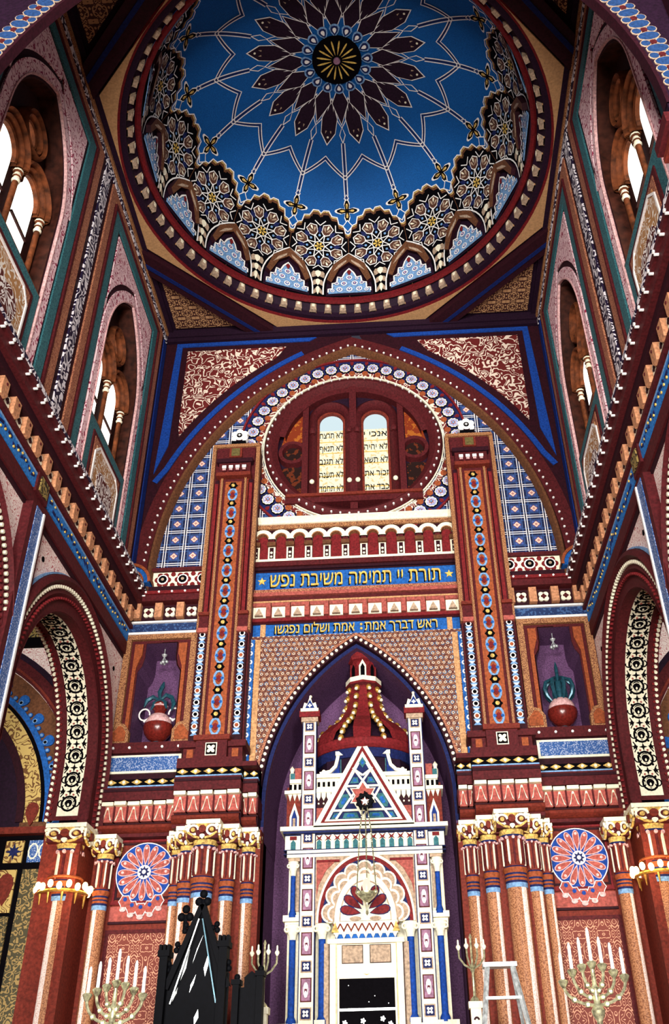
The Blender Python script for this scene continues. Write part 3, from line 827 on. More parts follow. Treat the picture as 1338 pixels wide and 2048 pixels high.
    mb = MB(); mb.rect(Fs, 5.3, 14, 15.84, 15.92, 0, .05, 'goldrope'); obj('gold_band', mb, wl)
    mb = MB(); mb.rect(Fs, 13.72, 13.92, 9.6, 15.6, 0, .02, 'deep_blue'); obj('blue_band', mb, wl)

    # main cornice
    tr = root('trim_%d' % (6 if s < 0 else 7), 'long corbelled cornice with blue lettered frieze on the %s wall' % side, 'trim')
    mb = MB()
    mb.rect(Fs, 4.5, 14, 8.3, 9.6, -.1, .03, 'maroon_dark')
    mb.rect(Fs, 4.5, 13.95, 9.28, 9.42, 0, .26, 'maroon'); mb.rect(Fs, 4.5, 13.95, 9.42, 9.5, 0, .3, 'maroon'); mb.rect(Fs, 4.5, 13.95, 9.5, 9.62, 0, .12, 'maroon')
    mb.rect(Fs, 4.5, 13.95, 9.505, 9.56, .1, .31, 'white_scroll'); mb.rect(Fs, 4.5, 13.95, 9.56, 9.61, .1, .26, 'maroon')
    mb.dots(Fs, [(4.6, 9.455), (13.8, 9.455)], .27, .024, .29, .32, 'white')
    mb.dots(Fs, [(4.6, 9.41), (13.8, 9.41)], .27, .018, .25, .31, 'white')
    mb.rect(Fs, 4.5, 13.95, 9.16, 9.28, 0, .18, 'maroon_dark')
    mb.rect(Fs, 4.5, 13.95, 8.84, 8.9, 0, .12, 'maroon'); mb.rect(Fs, 4.5, 13.95, 8.36, 8.58, 0, .06, 'maroon')
    obj('cornice_moulding', mb, tr)
    mb = MB()
    for y0, y1 in ((5.0, 9.37), (9.77, 13.9)):
        mb.rect(Fs, y0, y1, 8.6, 8.82, 0, .07, 'frieze_blue'); mb.rect(Fs, y0, y1, 8.79, 8.82, 0, .075, 'lightblue')
        rnd = random.Random(5)
        y = y0+.12
        while y < y1-.12:   # illegible gilt strokes
            w = rnd.uniform(.05, .12)
            z = rnd.uniform(8.66, 8.74); q = rnd.uniform(-.05, .05)
            mb.plate(Fs, [(y, z-.02), (y+w, z-.02+q), (y+w, z+.02+q), (y, z+.02)], .06, .08, 'navy')
            mb.plate(Fs, circ(y+w*.5, rnd.uniform(8.64, 8.77), .018, 6), .06, .085, 'ochre')
            y += w+rnd.uniform(.02, .06)
    obj('blue_frieze', mb, tr)
    mb = MB(); mb.rect(Fs, 9.37, 9.77, 8.55, 8.86, 0, .1, 'maroon'); mb.rect(Fs, 9.44, 9.70, 8.6, 8.82, 0, .12, 'olive_lace'); obj('pier_block', mb, tr)
    y = 13.72; i = 0
    while y > 4.6:
        mb = MB()
        mb.plate(Fs, [(y-.07, 8.9), (y+.04, 8.9), (y+.085, 8.96), (y+.085, 9.18), (y+.02, 9.27), (y-.085, 9.27), (y-.085, 8.97)], 0, .15, 'corbel_tan')
        mb.plate(Fs, circ(y+.01, 9.1, .02, 6), .12, .16, 'maroon')
        obj('corbel', mb, tr)
        y -= .385
    mb = MB(); y = 13.53
    while y > 4.6:
        mb.plate(Fs, lobes(y, 9.0, .09, .06, 4, pi/4), 0, .1, 'cream'); mb.plate(Fs, lobes(y, 9.0, .045, .03, 4), 0, .11, 'maroon_dark'); y -= .385
    obj('metope_flowers', mb, tr)

    # arcade below
    R, Ro, zc = 1.66, 2.12, 6.1
    ar = root('wall_arcade_%s' % side, 'pink patterned arcade wall with ornate arch on the %s' % side, 'wall')
    mb = MB(); yn, yf = 7.44, 11.65
    mb.plate(Fs, [(5.0, 5.3), (5.0, 8.4), (yn, 8.4)]+arc(yn, zc, Ro, pi/2, pi, 16)+[(yn-Ro, 5.3)], -.55, 0, 'pink_brick', 'plum_dark')
    mb.plate(Fs, [(yn, 8.4), (YM, 8.4), (YM, 6.6)]+[p for p in arc(yn, zc, Ro, .2, pi/2, 16)], -.55, 0, 'pink_brick', 'plum_dark')
    mb.plate(Fs, [(YM, 8.4), (yf, 8.4)]+arc(yf, zc, Ro, pi/2, pi-.2, 16)+[(YM, 6.6)], -.55, 0, 'pink_brick', 'plum_dark')
    mb.plate(Fs, [(yf, 8.4), (14.0, 8.4), (14.0, 5.3), (yf+Ro, 5.3)]+arc(yf, zc, Ro, 0, pi/2, 16), -.55, 0, 'pink_brick', 'plum_dark')
    for y, z in ((13.45, 7.6), (13.6, 7.95), (10.2, 8.0), (9.95, 7.7), (10.05, 7.35)): mb.plate(Fs, circ(y, z, .04, 8), 0, .01, 'black')
    obj('spandrel', mb, ar)
    for yc in (yf, yn):
        mb = MB(); pth = [(yc-1.91, 5.3)]+arc(yc, zc, 1.91, pi, 0, 40)+[(yc+1.91, 5.3)]
        mb.band(Fs, pth, .52, -.1, .04, 'maroon', prof=[(1, 0), (1, .1), (.7, .14), (.55, .06), (.1, .06), (0, .09), (-.2, .04), (-1, .04), (-1, -.1)])
        mb.dots(Fs, [(yc-2.0, 5.35)]+arc(yc, zc, 2.0, pi, 0, 40)+[(yc+2.0, 5.35)], .085, .026, .03, .1, 'cream')
        mb.dots(Fs, [(yc-1.84, 5.35)]+arc(yc, zc, 1.84, pi, 0, 40)+[(yc+1.84, 5.35)], .085, .02, .06, .1, 'red')
        mb.band(Fs, [(yc-2.19, 5.3)]+arc(yc, zc, 2.19, pi, 0, 40)+[(yc+2.19, 5.3)], .025, 0, .05, 'lightblue')
        obj('arch_moulding', mb, ar)
        # soffit with teardrop strip
        def FI(a, b, c, yc=yc):
            leg = zc-5.42; r = R-c
            if a < leg: y, z = yc+r, 5.42+a
            elif a < leg+pi*R: t = (a-leg)/R; y, z = yc+r*cos(t), zc+r*sin(t)
            else: y, z = yc-r, zc-(a-leg-pi*R)
            return (s*(4.0+b), y, z)
        L = pi*R+2*(zc-5.42); n = 80
        mb = MB()
        mb.band(FI, [(L*i/n, .28) for i in range(n+1)], .66, -.02, .0, 'maroon'); obj('soffit', mb, ar)
        mb = MB()
        mb.band(FI, [(.06+(L-.12)*i/n, .27) for i in range(n+1)], .32, 0, .012, 'cream')
        mb.dots(FI, [(L*i/n, .56) for i in range(n+1)], .09, .026, 0, .04, 'cream')
        mb.dots(FI, [(L*i/n, .52) for i in range(n+1)], .09, .02, 0, .03, 'red')
        k = 18 if yc == yf else 18; st = (L-.12)/k
        for i in range(k):
            a = .06+st*(i+.5)
            mb.band(FI, circ(a, .27, .105, 14, .105), .028, .01, .022, 'black', closed=True)
            mb.plate(FI, tear(a-.0, .27, .075, .17, -pi/2), .01, .024, 'black'); mb.plate(FI, circ(a-.02, .27, .022, 8, .014), .01, .03, 'cream')
            for b in (.16, .38): mb.band(FI, arc(a, .27+(b-.27)*1.0, .05, 0, 2*pi*.8, 8), .016, .01, .022, 'black')
            e = a+st/2
            mb.band(FI, [(e-.08, .13), (e, .18), (e+.08, .13)], .014, .01, .022, 'black'); mb.band(FI, [(e-.08, .41), (e, .36), (e+.08, .41)], .014, .01, .022, 'black')
            mb.band(FI, circ(a, .27, .065, 10), .01, .01, .026, 'cream', closed=True)
            mb.plate(FI, star2(e, .27, .06, .02, 4, 0), .01, .022, 'black')
            for b in (.15, .39):
                mb.plate(FI, star2(e, b, .05, .02, 5, 0), .01, .022, 'black'); mb.plate(FI, circ(e-.09, .27+(b-.27)*.75, .018, 6), .01, .022, 'black'); mb.plate(FI, circ(e+.09, .27+(b-.27)*.75, .018, 6), .01, .022, 'black')
                mb.plate(FI, circ(e-.05, .27+(b-.27)*.45, .016, 6), .01, .022, 'salmon')
        obj('teardrop_strip', mb, ar)
    mb = MB(); mb.rect(Fs, YM-.14, YM+.06, 5.4, 8.34, 0, .14, 'blue_mosaic'); mb.rect(Fs, YM+.06, YM+.1, 5.4, 8.34, 0, .16, 'white'); mb.rect(Fs, YM+.1, YM+.2, 5.4, 8.34, 0, .13, 'maroon'); mb.rect(Fs, YM-.26, YM-.14, 5.4, 8.34, 0, .13, 'maroon'); obj('pier_strip', mb, ar)
    mb = MB(); mb.box(min(s*4.0, s*4.55), max(s*4.0, s*4.55), 13.3, 14.0, 0, 5.3, 'terracotta'); mb.box(min(s*4.0, s*4.55), max(s*4.0, s*4.55), 9.1, 10.0, 0, 5.5, 'terracotta'); obj('pier', mb, ar)

    # aisle beyond
    ai = root('wall_aisle_%s' % side, 'end wall of the %s side aisle with crested arch' % side, 'wall')
    Fe = FB(14.0, s); cx = 7.45
    mb = MB(); mb.rect(Fe, 4.45, 10.6, 0, 9.6, -.2, 0, 'pink_brick'); obj('aisle_wall_face', mb, ai)
    mb = MB(); mb.rect(Fe, 4.45, 10.6, 8.74, 9.4, 0, .02, 'olive_lace'); mb.rect(Fe, 4.45, 10.6, 8.58, 8.74, 0, .1, 'black'); obj('frieze', mb, ai)
    mb = MB()
    mb.plate(Fe, [(cx-3.0, 5.4)]+arc(cx, 5.6, 3.0, pi, 0, 40)+[(cx+3.0, 5.4)], 0, .015, 'brown')
    mb.plate(Fe, [(cx-2.2, 5.4)]+arc(cx, 5.6, 2.2, pi, 0, 40)+[(cx+2.2, 5.4)], 0, .02, 'plum_dark')
    mb.band(Fe, arc(cx, 5.6, 2.2, pi, 0, 40), .12, 0, .06, 'maroon_dark')
    mb.band(Fe, arc(cx, 5.6, 3.12, pi, 0, 40), .22, 0, .1, 'maroon'); mb.band(Fe, arc(cx, 5.6, 3.06, pi, 0, 40), .04, 0, .14, 'terracotta'); mb.band(Fe, arc(cx, 5.6, 3.28, pi, 0, 40), .1, 0, .06, 'plum_dark')
    obj('aisle_arch', mb, ai)
    mb = MB(); mb.band(Fe, arc(cx, 5.6, 2.38, pi, 0, 50), .24, 0, .04, 'yellow_knot'); mb.band(Fe, arc(cx, 5.6, 2.53, pi, 0, 50), .05, 0, .05, 'black')
    mb.plate(Fe, tear(cx-2.38, 5.72, .13, .36), .03, .06, 'terracotta'); obj('yellow_band', mb, ai)
    mb = MB(); mb.band(Fe, arc(cx, 5.6, 2.61, pi, 0, 50), .09, 0, .05, 'blue')
    for i, (a, b, t) in enumerate(resample(arc(cx, 5.6, 2.66, pi, 0, 50), .145)):
        d = atan2(b-5.6, a-cx)
        if i % 3 == 0:
            mb.plate(Fe, tear(a+.07*cos(d), b+.07*sin(d), .12, .24, d-pi/2), 0, .045, 'blue'); mb.plate(Fe, circ(a+.04*cos(d), b+.04*sin(d), .04, 8), 0, .05, 'lightblue'); mb.plate(Fe, circ(a+.04*cos(d), b+.04*sin(d), .025, 8), 0, .055, 'black')
        else: mb.plate(Fe, circ(a+.03*cos(d), b+.03*sin(d), .04, 8), 0, .045, 'blue'); mb.plate(Fe, circ(a+.03*cos(d), b+.03*sin(d), .024, 8), 0, .05, 'lightblue')
    obj('blue_cresting', mb, ai)
    mb = MB(); mb.rect(Fe, 4.45, 10, 5.4, 5.5, 0, .16, 'terracotta'); mb.rect(Fe, 4.45, 10, 0, 5.4, 0, .02, 'black')
    for a0, a1, z0, z1, mt in ((4.5, 5.02, 5.0, 5.32, 'blue_mosaic'), (5.1, 5.38, 5.0, 5.32, 'yellow_knot'), (4.5, 5.05, 1.5, 4.9, 'green_damask'), (5.14, 5.4, 4.3, 4.9, 'yellow_knot'), (5.14, 5.6, 1.5, 4.25, 'green_damask')):
        mb.rect(Fe, a0, a1, z0, z1, 0, .05, mt)
    mb.plate(Fe, tear(5.27, 4.62, .15, .46), .04, .06, 'terracotta'); mb.plate(Fe, star2(5.24, 5.16, .13, .04, 4), .04, .06, 'navy'); mb.plate(Fe, star2(5.24, 5.16, .1, .04, 4, pi/4), .04, .06, 'navy')
    for a in (4.62, 4.78, 4.94): mb.band(Fe, circ(a, 5.16, .07, 10, .11), .02, .04, .06, 'cream', closed=True)
    obj('aisle_panelling', mb, ai)
    mb = MB(); mb.box(min(s*4.5, s*10.6), max(s*4.5, s*10.6), 2, 14, 9.4, 9.5, 'plum_dark'); mb.box(min(s*10.6, s*10.8), max(s*10.6, s*10.8), 2, 14, 0, 9.5, 'maroon_dark'); obj('aisle_shell', mb, ai)
side_wall(-1); side_wall(1)

# ---------------------------------------------------------------- near transverse arch
na = root('trim_8', 'dark transverse arch at the near edge with chain ornament', 'trim')
FN = FB(5.5)
mb = MB(); pth = [(-3.78, 8.6)]+parch(3.63, 5.25, 9.9, .15, 30)+[(3.78, 8.6)]
mb.band(FN, pth, .34, .1, .2, 'plum_dark', side='plum_dark'); mb.band(FN, parch(3.63, 5.25, 9.9, -.01, 30), .04, .1, .22, 'maroon_dark')
obj('arch_ring', mb, na)
mb = MB(); path = parch(3.63, 5.25, 9.9, .17, 40)
for i, (a, b, t) in enumerate(resample(path, .125)):
    if i % 2: mb.plate(FN, circ(a, b, .085, 10, .13, t), .19, .21, 'taupe'); mb.plate(FN, circ(a, b, .072, 10, .117, t), .19, .214, 'chain_blue')
    else:
        for q in (-1, 1): mb.plate(FN, circ(a-q*.085*sin(t), b+q*.085*cos(t), .062, 10), .19, .208, 'taupe'); mb.plate(FN, circ(a-q*.085*sin(t), b+q*.085*cos(t), .05, 10), .19, .212, 'chain_blue')
        mb.plate(FN, circ(a, b, .04, 8), .19, .215, 'maroon')
obj('chain_ornament', mb, na)
mb = MB()
for s in (-1, 1):
    mb.rect(FB(5.5, s), 3.6, 4.1, 8.6, 9.5, -.1, .25, 'maroon_dark'); mb.rect(FB(5.5, s), 3.5, 4.1, 9.5, 9.65, -.12, .28, 'maroon'); mb.rect(FB(5.5, s), 3.55, 4.1, 9.4, 9.47, -.12, .27, 'terracotta')
obj('impost', mb, na)

# wall carried by the near arch
nw = root('wall_front', 'dark spandrel wall carried by the near transverse arch', 'wall')
mb = MB()
for s in (-1, 1):
    hp = [p for p in parch(3.63, 5.25, 9.9, .3, 24) if s*p[0] >= 0]; hp = hp if s < 0 else hp[::-1]
    mb.plate(FN, [(s*4.3, 9.7), (s*4.3, 16.4), (0, 16.4)]+hp[::-1]+[(s*3.95, 9.7)], 0, .12, 'plum_dark')
obj('spandrel', mb, nw)

# ================================================================== CEILING AND DOME
ce = root('ceiling', 'flat octagonal ceiling carrying the blue painted dome', 'ceiling')
F16 = FZ(ZC); yc0 = 10.0
mb = MB()
ringp = [(3.72*cos(2*pi*i/96), yc0+3.72*sin(2*pi*i/96)) for i in range(96)]
for q in range(4):
    t0 = q*pi/2
    a_ = [(3.72*cos(t0+pi/2*i/24), yc0+3.72*sin(t0+pi/2*i/24)) for i in range(25)]
    cs = [(4.1, 0), (4.1, 4.1), (0, 4.1)]
    def rot(p): 
        c_, s_ = [(1, 0), (0, 1), (-1, 0), (0, -1)][q]
        return (p[0]*c_-p[1]*s_, yc0+p[0]*s_+p[1]*c_)
    mb.plate(F16, [rot(p) for p in cs]+a_[::-1], -.2, 0, 'plum_dark')
obj('flat_ground', mb, ce)
def oct8(r): return [(r/cos(pi/8)*cos(pi/8+pi/4*i), yc0+r/cos(pi/8)*sin(pi/8+pi/4*i)) for i in range(8)]
for i in range(4):
    sx, sy = ((1, 1), (-1, 1), (-1, -1), (1, -1))[i]
    Fq = lambda a, b, c, sx=sx, sy=sy: (sx*a, yc0+sy*b, ZC-c)
    mb = MB(); mb.plate(Fq, [(3.78, 2.45), (3.78, 3.78), (2.45, 3.78)], 0, .03, 'corner_lace'); obj('corner_panel', mb, ce)
    mb = MB()
    d1, d2 = 3.92, 4.34
    k = sqrt(2)
    mb.plate(Fq, [(3.95, d1*k-3.95), (3.95, d2*k-3.95), (d2*k-3.95, 3.95), (d1*k-3.95, 3.95)], 0, .16, 'maroon_dark')
    mb.plate(Fq, [(3.95, 4.12*k-3.95), (3.95, 4.2*k-3.95), (4.2*k-3.95, 3.95), (4.12*k-3.95, 3.95)], .1, .175, 'beam_blue')
    obj('diagonal_beam', mb, ce)
mb = MB()
o8 = oct8(3.86)
for i in range(8):
    v = o8[i]
    t = pi/8+pi/4*i
    pts = [(3.86*cos(t-pi/8+pi/4*j/12), yc0+3.86*sin(t-pi/8+pi/4*j/12)) for j in range(13)]
    mb.plate(F16, [v]+pts[::-1], 0, .05, 'ceil_tan')
obj('tan_slivers', mb, ce)
mb = MB()
for q in (-1, 1): mb.rect(F16, *sorted((q*3.86, q*4.0)), 6.0, 14.0, 0, .06, 'plum_dark')
mb.rect(F16, -4, 4, 13.86, 14.0, 0, .2, 'plum_dark'); mb.rect(F16, -4, 4, 13.9, 14.0, 0, .3, 'plum_dark')
obj('wall_moulding', mb, ce)

dm = root('ceiling_dome', 'deep blue dome painted with stars and arabesques', 'dome')
# dome profile (radius, height)
PR = [(3.55, 16.3), (3.52, 17.0), (3.38, 17.7), (2.98, 18.5), (2.4, 19.0), (1.7, 19.3), (0.9, 19.47), (0, 19.52)]
def cat(t):
    n = len(PR)-1; x = min(max(t, 0), .99999)*n; i = int(x); f = x-i
    def g(k):
        if k < 0: return (2*PR[0][0]-PR[1][0], 2*PR[0][1]-PR[1][1])
        if k > n: return (-PR[n-1][0], PR[n-1][1])
        return PR[k]
    a, b, c, d = g(i-1), g(i), g(i+1), g(i+2)
    return tuple(.5*((2*b[j])+(c[j]-a[j])*f+(2*a[j]-5*b[j]+4*c[j]-d[j])*f*f+(3*b[j]-a[j]-3*c[j]+d[j])*f**3) for j in (0, 1))
_T = [i/600 for i in range(601)]; _Q = [cat(t) for t in _T]; _L = [0]
for i in range(600): _L.append(_L[-1]+hypot(_Q[i+1][0]-_Q[i][0], _Q[i+1][1]-_Q[i][1]))
def prof(sv):
    import bisect
    sv = min(max(sv, 0), _L[-1]-1e-6); i = bisect.bisect_right(_L, sv)-1
    f = (sv-_L[i])/(_L[i+1]-_L[i]); a, b = _Q[i], _Q[i+1]
    nx, nz = -(b[1]-a[1]), (b[0]-a[0]); l = hypot(nx, nz)
    return a[0]+(b[0]-a[0])*f, a[1]+(b[1]-a[1])*f, nx/l, nz/l
def FDm(az0):
    """(a = metres along the circle from azimuth az0 at radius scale, b = arc length up the dome, c = inward)"""
    def F(a, b, c):
        R, z, nx, nz = prof(b); R2 = R+nx*c; t = radians(az0)+a
        return (R2*sin(t), yc0+R2*cos(t), z+nz*c)
    return F
# in these frames a is an angle in radians, b arc length; local metric helper:
def aw_(b): return 1/max(.25, prof(b)[0])
def dshape(pts, b0):
    """metric shape around (0, b0) -> (angle, arc length)"""
    return [(x*aw_(b0+y), b0+y) for x, y in pts]
mb = MB(); ns, na_ = 40, 96
for j in range(ns):
    s0, s1 = _L[-1]*j/ns, _L[-1]*(j+1)/ns
    for i in range(na_):
        t0, t1 = 2*pi*i/na_, 2*pi*(i+1)/na_
        q = [FDm(0)(t, b, 0) for t, b in ((t0, s0), (t1, s0), (t1, s1), (t0, s1))]
        k = mb.add(q); mb.face([k, k+1, k+2, k+3], 'sky', True)
obj('blue_shell', mb, dm)
SEG = 16; DA = 360/SEG
def line(mb, F, pts, w, c, mt, sp=.12):
    """pts in (angle, arc); w in metres"""
    out = []
    for i in range(len(pts)-1):
        (a0, b0), (a1, b1) = pts[i], pts[i+1]
        L = hypot((a1-a0)*prof((b0+b1)/2)[0], b1-b0); k = max(1, int(L/sp))
        for j in range(k): out.append((a0+(a1-a0)*j/k, b0+(b1-b0)*j/k))
    out.append(pts[-1])
    c += mb.lift(); n = len(out); vs = []
    for i in range(n):
        p0, p1 = out[max(0, i-1)], out[min(n-1, i+1)]
        R = max(.2, prof(out[i][1])[0])
        dx, dy = (p1[0]-p0[0])*R, p1[1]-p0[1]; l = hypot(dx, dy) or 1
        ox, oy = -dy/l*w/2, dx/l*w/2
        vs += [F(out[i][0]+ox/R, out[i][1]+oy, c), F(out[i][0]-ox/R, out[i][1]-oy, c)]
    k = mb.add(vs)
    for i in range(n-1): mb.face([k+2*i, k+2*i+1, k+2*i+3, k+2*i+2], mt)
def loop(mb, F, pts, w, c, mt, sp=.12): line(mb, F, pts+[pts[0]], w, c, mt, sp)
HA = radians(DA/2)
def lobe_ring(n, r0, r1, b0, rot=0):
    return [(r*cos(t), r*sin(t)) for t, r in [(rot+pi*i/n, (r0 if i % 2 == 0 else r1)) for i in range(2*n)]]
for kseg in range(SEG):
    az = kseg*DA
    F = FDm(az+DA/2)            # centred on a rosette
    mb = MB()
    # brown scalloped ground for the lower zone
    edge = [(-1.0, 1.78), (-.92, 1.8), (-.86, 1.98), (-.68, 2.02), (-.62, 2.18), (-.42, 2.2), (-.3, 2.32), (-.1, 2.32), (0, 2.26), (.1, 2.32), (.3, 2.32), (.42, 2.2), (.62, 2.18), (.68, 2.02), (.86, 1.98), (.92, 1.8), (1.0, 1.78)]
    band_ = lambda e, inset: [(a*HA, b-inset) for a, b in e]
    for c, mt, ins in ((.010, 'gold', -.02), (.014, 'brown', .015), (.018, 'black', .07)):
        top = [(a*HA*(1 if c < .018 else .99), b-ins) for a, b in edge]
        nb = 7
        tops = subdiv(top, .05, False)
        base = mb.add([F(a, bb, c) for a, b in tops for bb in [b*j/nb for j in range(nb+1)]])
        for i in range(len(tops)-1):
            for j in range(nb): p = base+i*(nb+1)+j; mb.face([p, p+nb+1, p+nb+2, p+1], mt)
    # star rosette
    bc = 1.50
    D_ = lambda pts: dshape(pts, bc)
    mb.poly(F, D_(circ(0, 0, .13, 12)), .030, 'white'); mb.poly(F, D_(circ(0, 0, .112, 12)), .034, 'black')
    for i in range(6): t = pi*i/3; mb.poly(F, D_(tear(.06*cos(t), .06*sin(t), .03, .09, t-pi/2, 8)), .038, 'ochre')
    NP = 8
    for i in range(NP):
        t = 2*pi*(i+.5)/NP; u = (cos(t), sin(t)); v = (-sin(t), cos(t))
        def pt(r, q): return (u[0]*r+v[0]*q, u[1]*r+v[1]*q)
        cell = [pt(.26, 0), pt(.34, .10), pt(.50, .13), pt(.58, 0), pt(.50, -.13), pt(.34, -.10)]
        mb.poly(F, D_(cell), .024, 'white'); cx_, cy_ = pt(.42, 0)
        mb.poly(F, D_([(cx_+(p[0]-cx_)*.86, cy_+(p[1]-cy_)*.86) for p in cell]), .028, 'cell_brown')
        for q in (-1, 1): mb.poly(F, D_(tear(*pt(.42, q*.045), .03, .13, t-pi/2+q*.6, 8)), .032, 'taupe')
        mb.poly(F, D_(tear(*pt(.48, 0), .028, .11, t-pi/2, 8)), .034, 'cream')
        t2 = 2*pi*i/NP; w1, w2 = (.13*cos(t2), .13*sin(t2)), (.30*cos(t2+pi/NP), .30*sin(t2+pi/NP))
        line(mb, F, D_([w1, w2]), .02, .036, 'white'); line(mb, F, D_([w1, (.30*cos(t2-pi/NP), .30*sin(t2-pi/NP))]), .02, .036, 'white')
        p3 = (.2*cos(t2), .2*sin(t2)); mb.poly(F, D_(circ(.2*cos(t2)*1.35, .2*sin(t2)*1.35, .03, 6)), .03, 'lightblue')
        t3 = t2; mb.poly(F, D_([(.3*cos(t3), .3*sin(t3)), (.4*cos(t3+.14), .4*sin(t3+.14)), (.5*cos(t3), .5*sin(t3)), (.4*cos(t3-.14), .4*sin(t3-.14))]), .03, 'navy')
        line(mb, F, D_([(.5*cos(t3), .5*sin(t3)), (.62*cos(t3+.2), .62*sin(t3+.2))]), .02, .036, 'white'); line(mb, F, D_([(.5*cos(t3), .5*sin(t3)), (.62*cos(t3-.2), .62*sin(t3-.2))]), .02, .036, 'white')
    # foliage stem between niches
    for i, (w, h, b) in enumerate(((.09, .26, .25), (.12, .2, .5), (.15, .2, .74))):
        for q in (-1, 1): mb.poly(F, dshape(tear(q*w*.55, 0, w*.7, h, q*.5, 8), b), .03, 'taupe')
        mb.poly(F, dshape(tear(0, .02, w*.6, h, 0, 8), b), .033, 'cream')
    loop(mb, F, band_(edge, .0)[::1][:-1] if False else [(a*HA, b+.01) for a, b in edge][:1]+[(a*HA, b+.01) for a, b in edge][1:], .025, .04, 'white') if False else line(mb, F, [(a*HA, b+.02) for a, b in edge], .025, .04, 'white')
    obj('arabesque_panel', mb, dm)
    # niche
    F = FDm(az); mb = MB()
    bw = .50
    def ogive(w, h, n=8): return parch(w, h-.25, .25, 0, n)
    arch = [(-.55, .12)]+parch(.55, .98, .3, 0, 8)+[(.55, .12)]
    A_ = lambda pts: [(x*aw_(b), b) for x, b in pts]
    mb.plate(F, A_(subdiv(arch, .08, False)), .0, .012, 'plum_dark')
    line(mb, F, A_([(-.58, .12)]+parch(.58, 1.02, .3, 0, 8)+[(.58, .12)]), .03, .055, 'white')
    obj('niche', mb, dm)
    mb = MB()   # faceted brown hood
    for q in (-1, 1):
        h1 = [(q*.50, .5), (q*.36, .95), (0, 1.26), (0, 1.02), (q*.22, .84), (q*.40, .42)]
        mb.plate(F, A_(h1), .045, .14, 'brown', 'maroon_dark')
        mb.plate(F, A_([(q*.36, .74), (q*.24, .93), (q*.05, 1.08), (q*.06, 1.02), (q*.22, .86)]), .13, .15, 'taupe')
    obj('niche_hood', mb, dm)
    mb = MB()   # stepped lace
    out = [(-.47, .14), (-.47, .24), (-.38, .26), (-.38, .42), (-.28, .44), (-.26, .62), (-.16, .60), (-.1, .74), (0, .86), (.1, .74), (.16, .60), (.26, .62), (.28, .44), (.38, .42), (.38, .26), (.47, .24), (.47, .14)]
    mb.plate(F, A_(out), .06, .075, 'lightblue'); line(mb, F, A_(out), .035, .105, 'white', .06)
    for x, b, r in ((-.38, .2, .05), (.38, .2, .05), (-.22, .24, .07), (.22, .24, .07), (0, .24, .07), (-.28, .42, .05), (.28, .42, .05), (-.12, .42, .07), (.12, .42, .07), (0, .6, .07), (-.17, .56, .04), (.17, .56, .04)):
        mb.poly(F, A_(circ(x, b, r, 10)), .108, 'white'); mb.poly(F, A_(circ(x, b, r*.62, 8)), .112, 'blue' if r < .07 else 'royal'); mb.poly(F, A_(circ(x, b, r*.35, 6)), .116, 'pink' if b > .4 else 'white')
    mb.poly(F, A_(tear(0, .74, .06, .14)), .114, 'red')
    obj('lace_panel', mb, dm)
    # cross star, diamonds and strapwork lines on the blue
    mb = MB()
    for sgn in (1,):
        cr = [(r*cos(t), r*sin(t)) for i in range(4) for r, t in ((.06, pi/2*i-pi/4), (.15, pi/2*i-.42), (.235, pi/2*i-.12), (.25, pi/2*i), (.235, pi/2*i+.12), (.15, pi/2*i+.42))]
        mb.poly(F, dshape([(x*1.12, y*1.12) for x, y in cr], 2.35), .012, 'white'); mb.poly(F, dshape([(x*.93, y*.93) for x, y in cr], 2.35), .018, 'black')
        for i in range(4): t = pi/2*i; mb.poly(F, dshape(tear(.1*cos(t), .1*sin(t), .035, .13, t-pi/2, 8), 2.35), .022, 'gold')
        mb.poly(F, dshape([(0, -.15), (.12, 0), (0, .15), (-.12, 0)], 1.99), .045, 'white'); mb.poly(F, dshape([(0, -.12), (.095, 0), (0, .12), (-.095, 0)], 1.99), .05, 'sky')
    obj('cross_star', mb, dm)
    mb = MB()
    for dx in (-.035, .035):
        a = dx
        line(mb, F, [(a*aw_(2.66), 2.66), (a*aw_(3.8), 3.78)], .02, .014, 'white')
        q = 1 if dx > 0 else -1
        line(mb, F, [(0, 3.05+q*.035), (HA, 3.46+q*.045), (2*HA, 3.05+q*.035)], .02, .014, 'white')
    line(mb, F, [(0, 2.56), (0, 3.8)], .03, .012, 'navy')
    line(mb, F, [(0, 3.06), (HA, 3.46), (2*HA, 3.06)], .03, .012, 'navy')
    loop(mb, F, [(0, 3.78), (.06*aw_(3.95), 3.95), (0, 4.12), (-.06*aw_(3.95), 3.95)], .018, .014, 'white')
    for q in (-1, 1): line(mb, F, [(0, 4.1), (q*HA, 4.55)], .016, .014, 'white')
    loop(mb, F, [(0, 2.55), (.05*aw_(2.62), 2.62), (0, 2.7), (-.05*aw_(2.62), 2.62)], .018, .014, 'white')
    obj('strapwork', mb, dm)
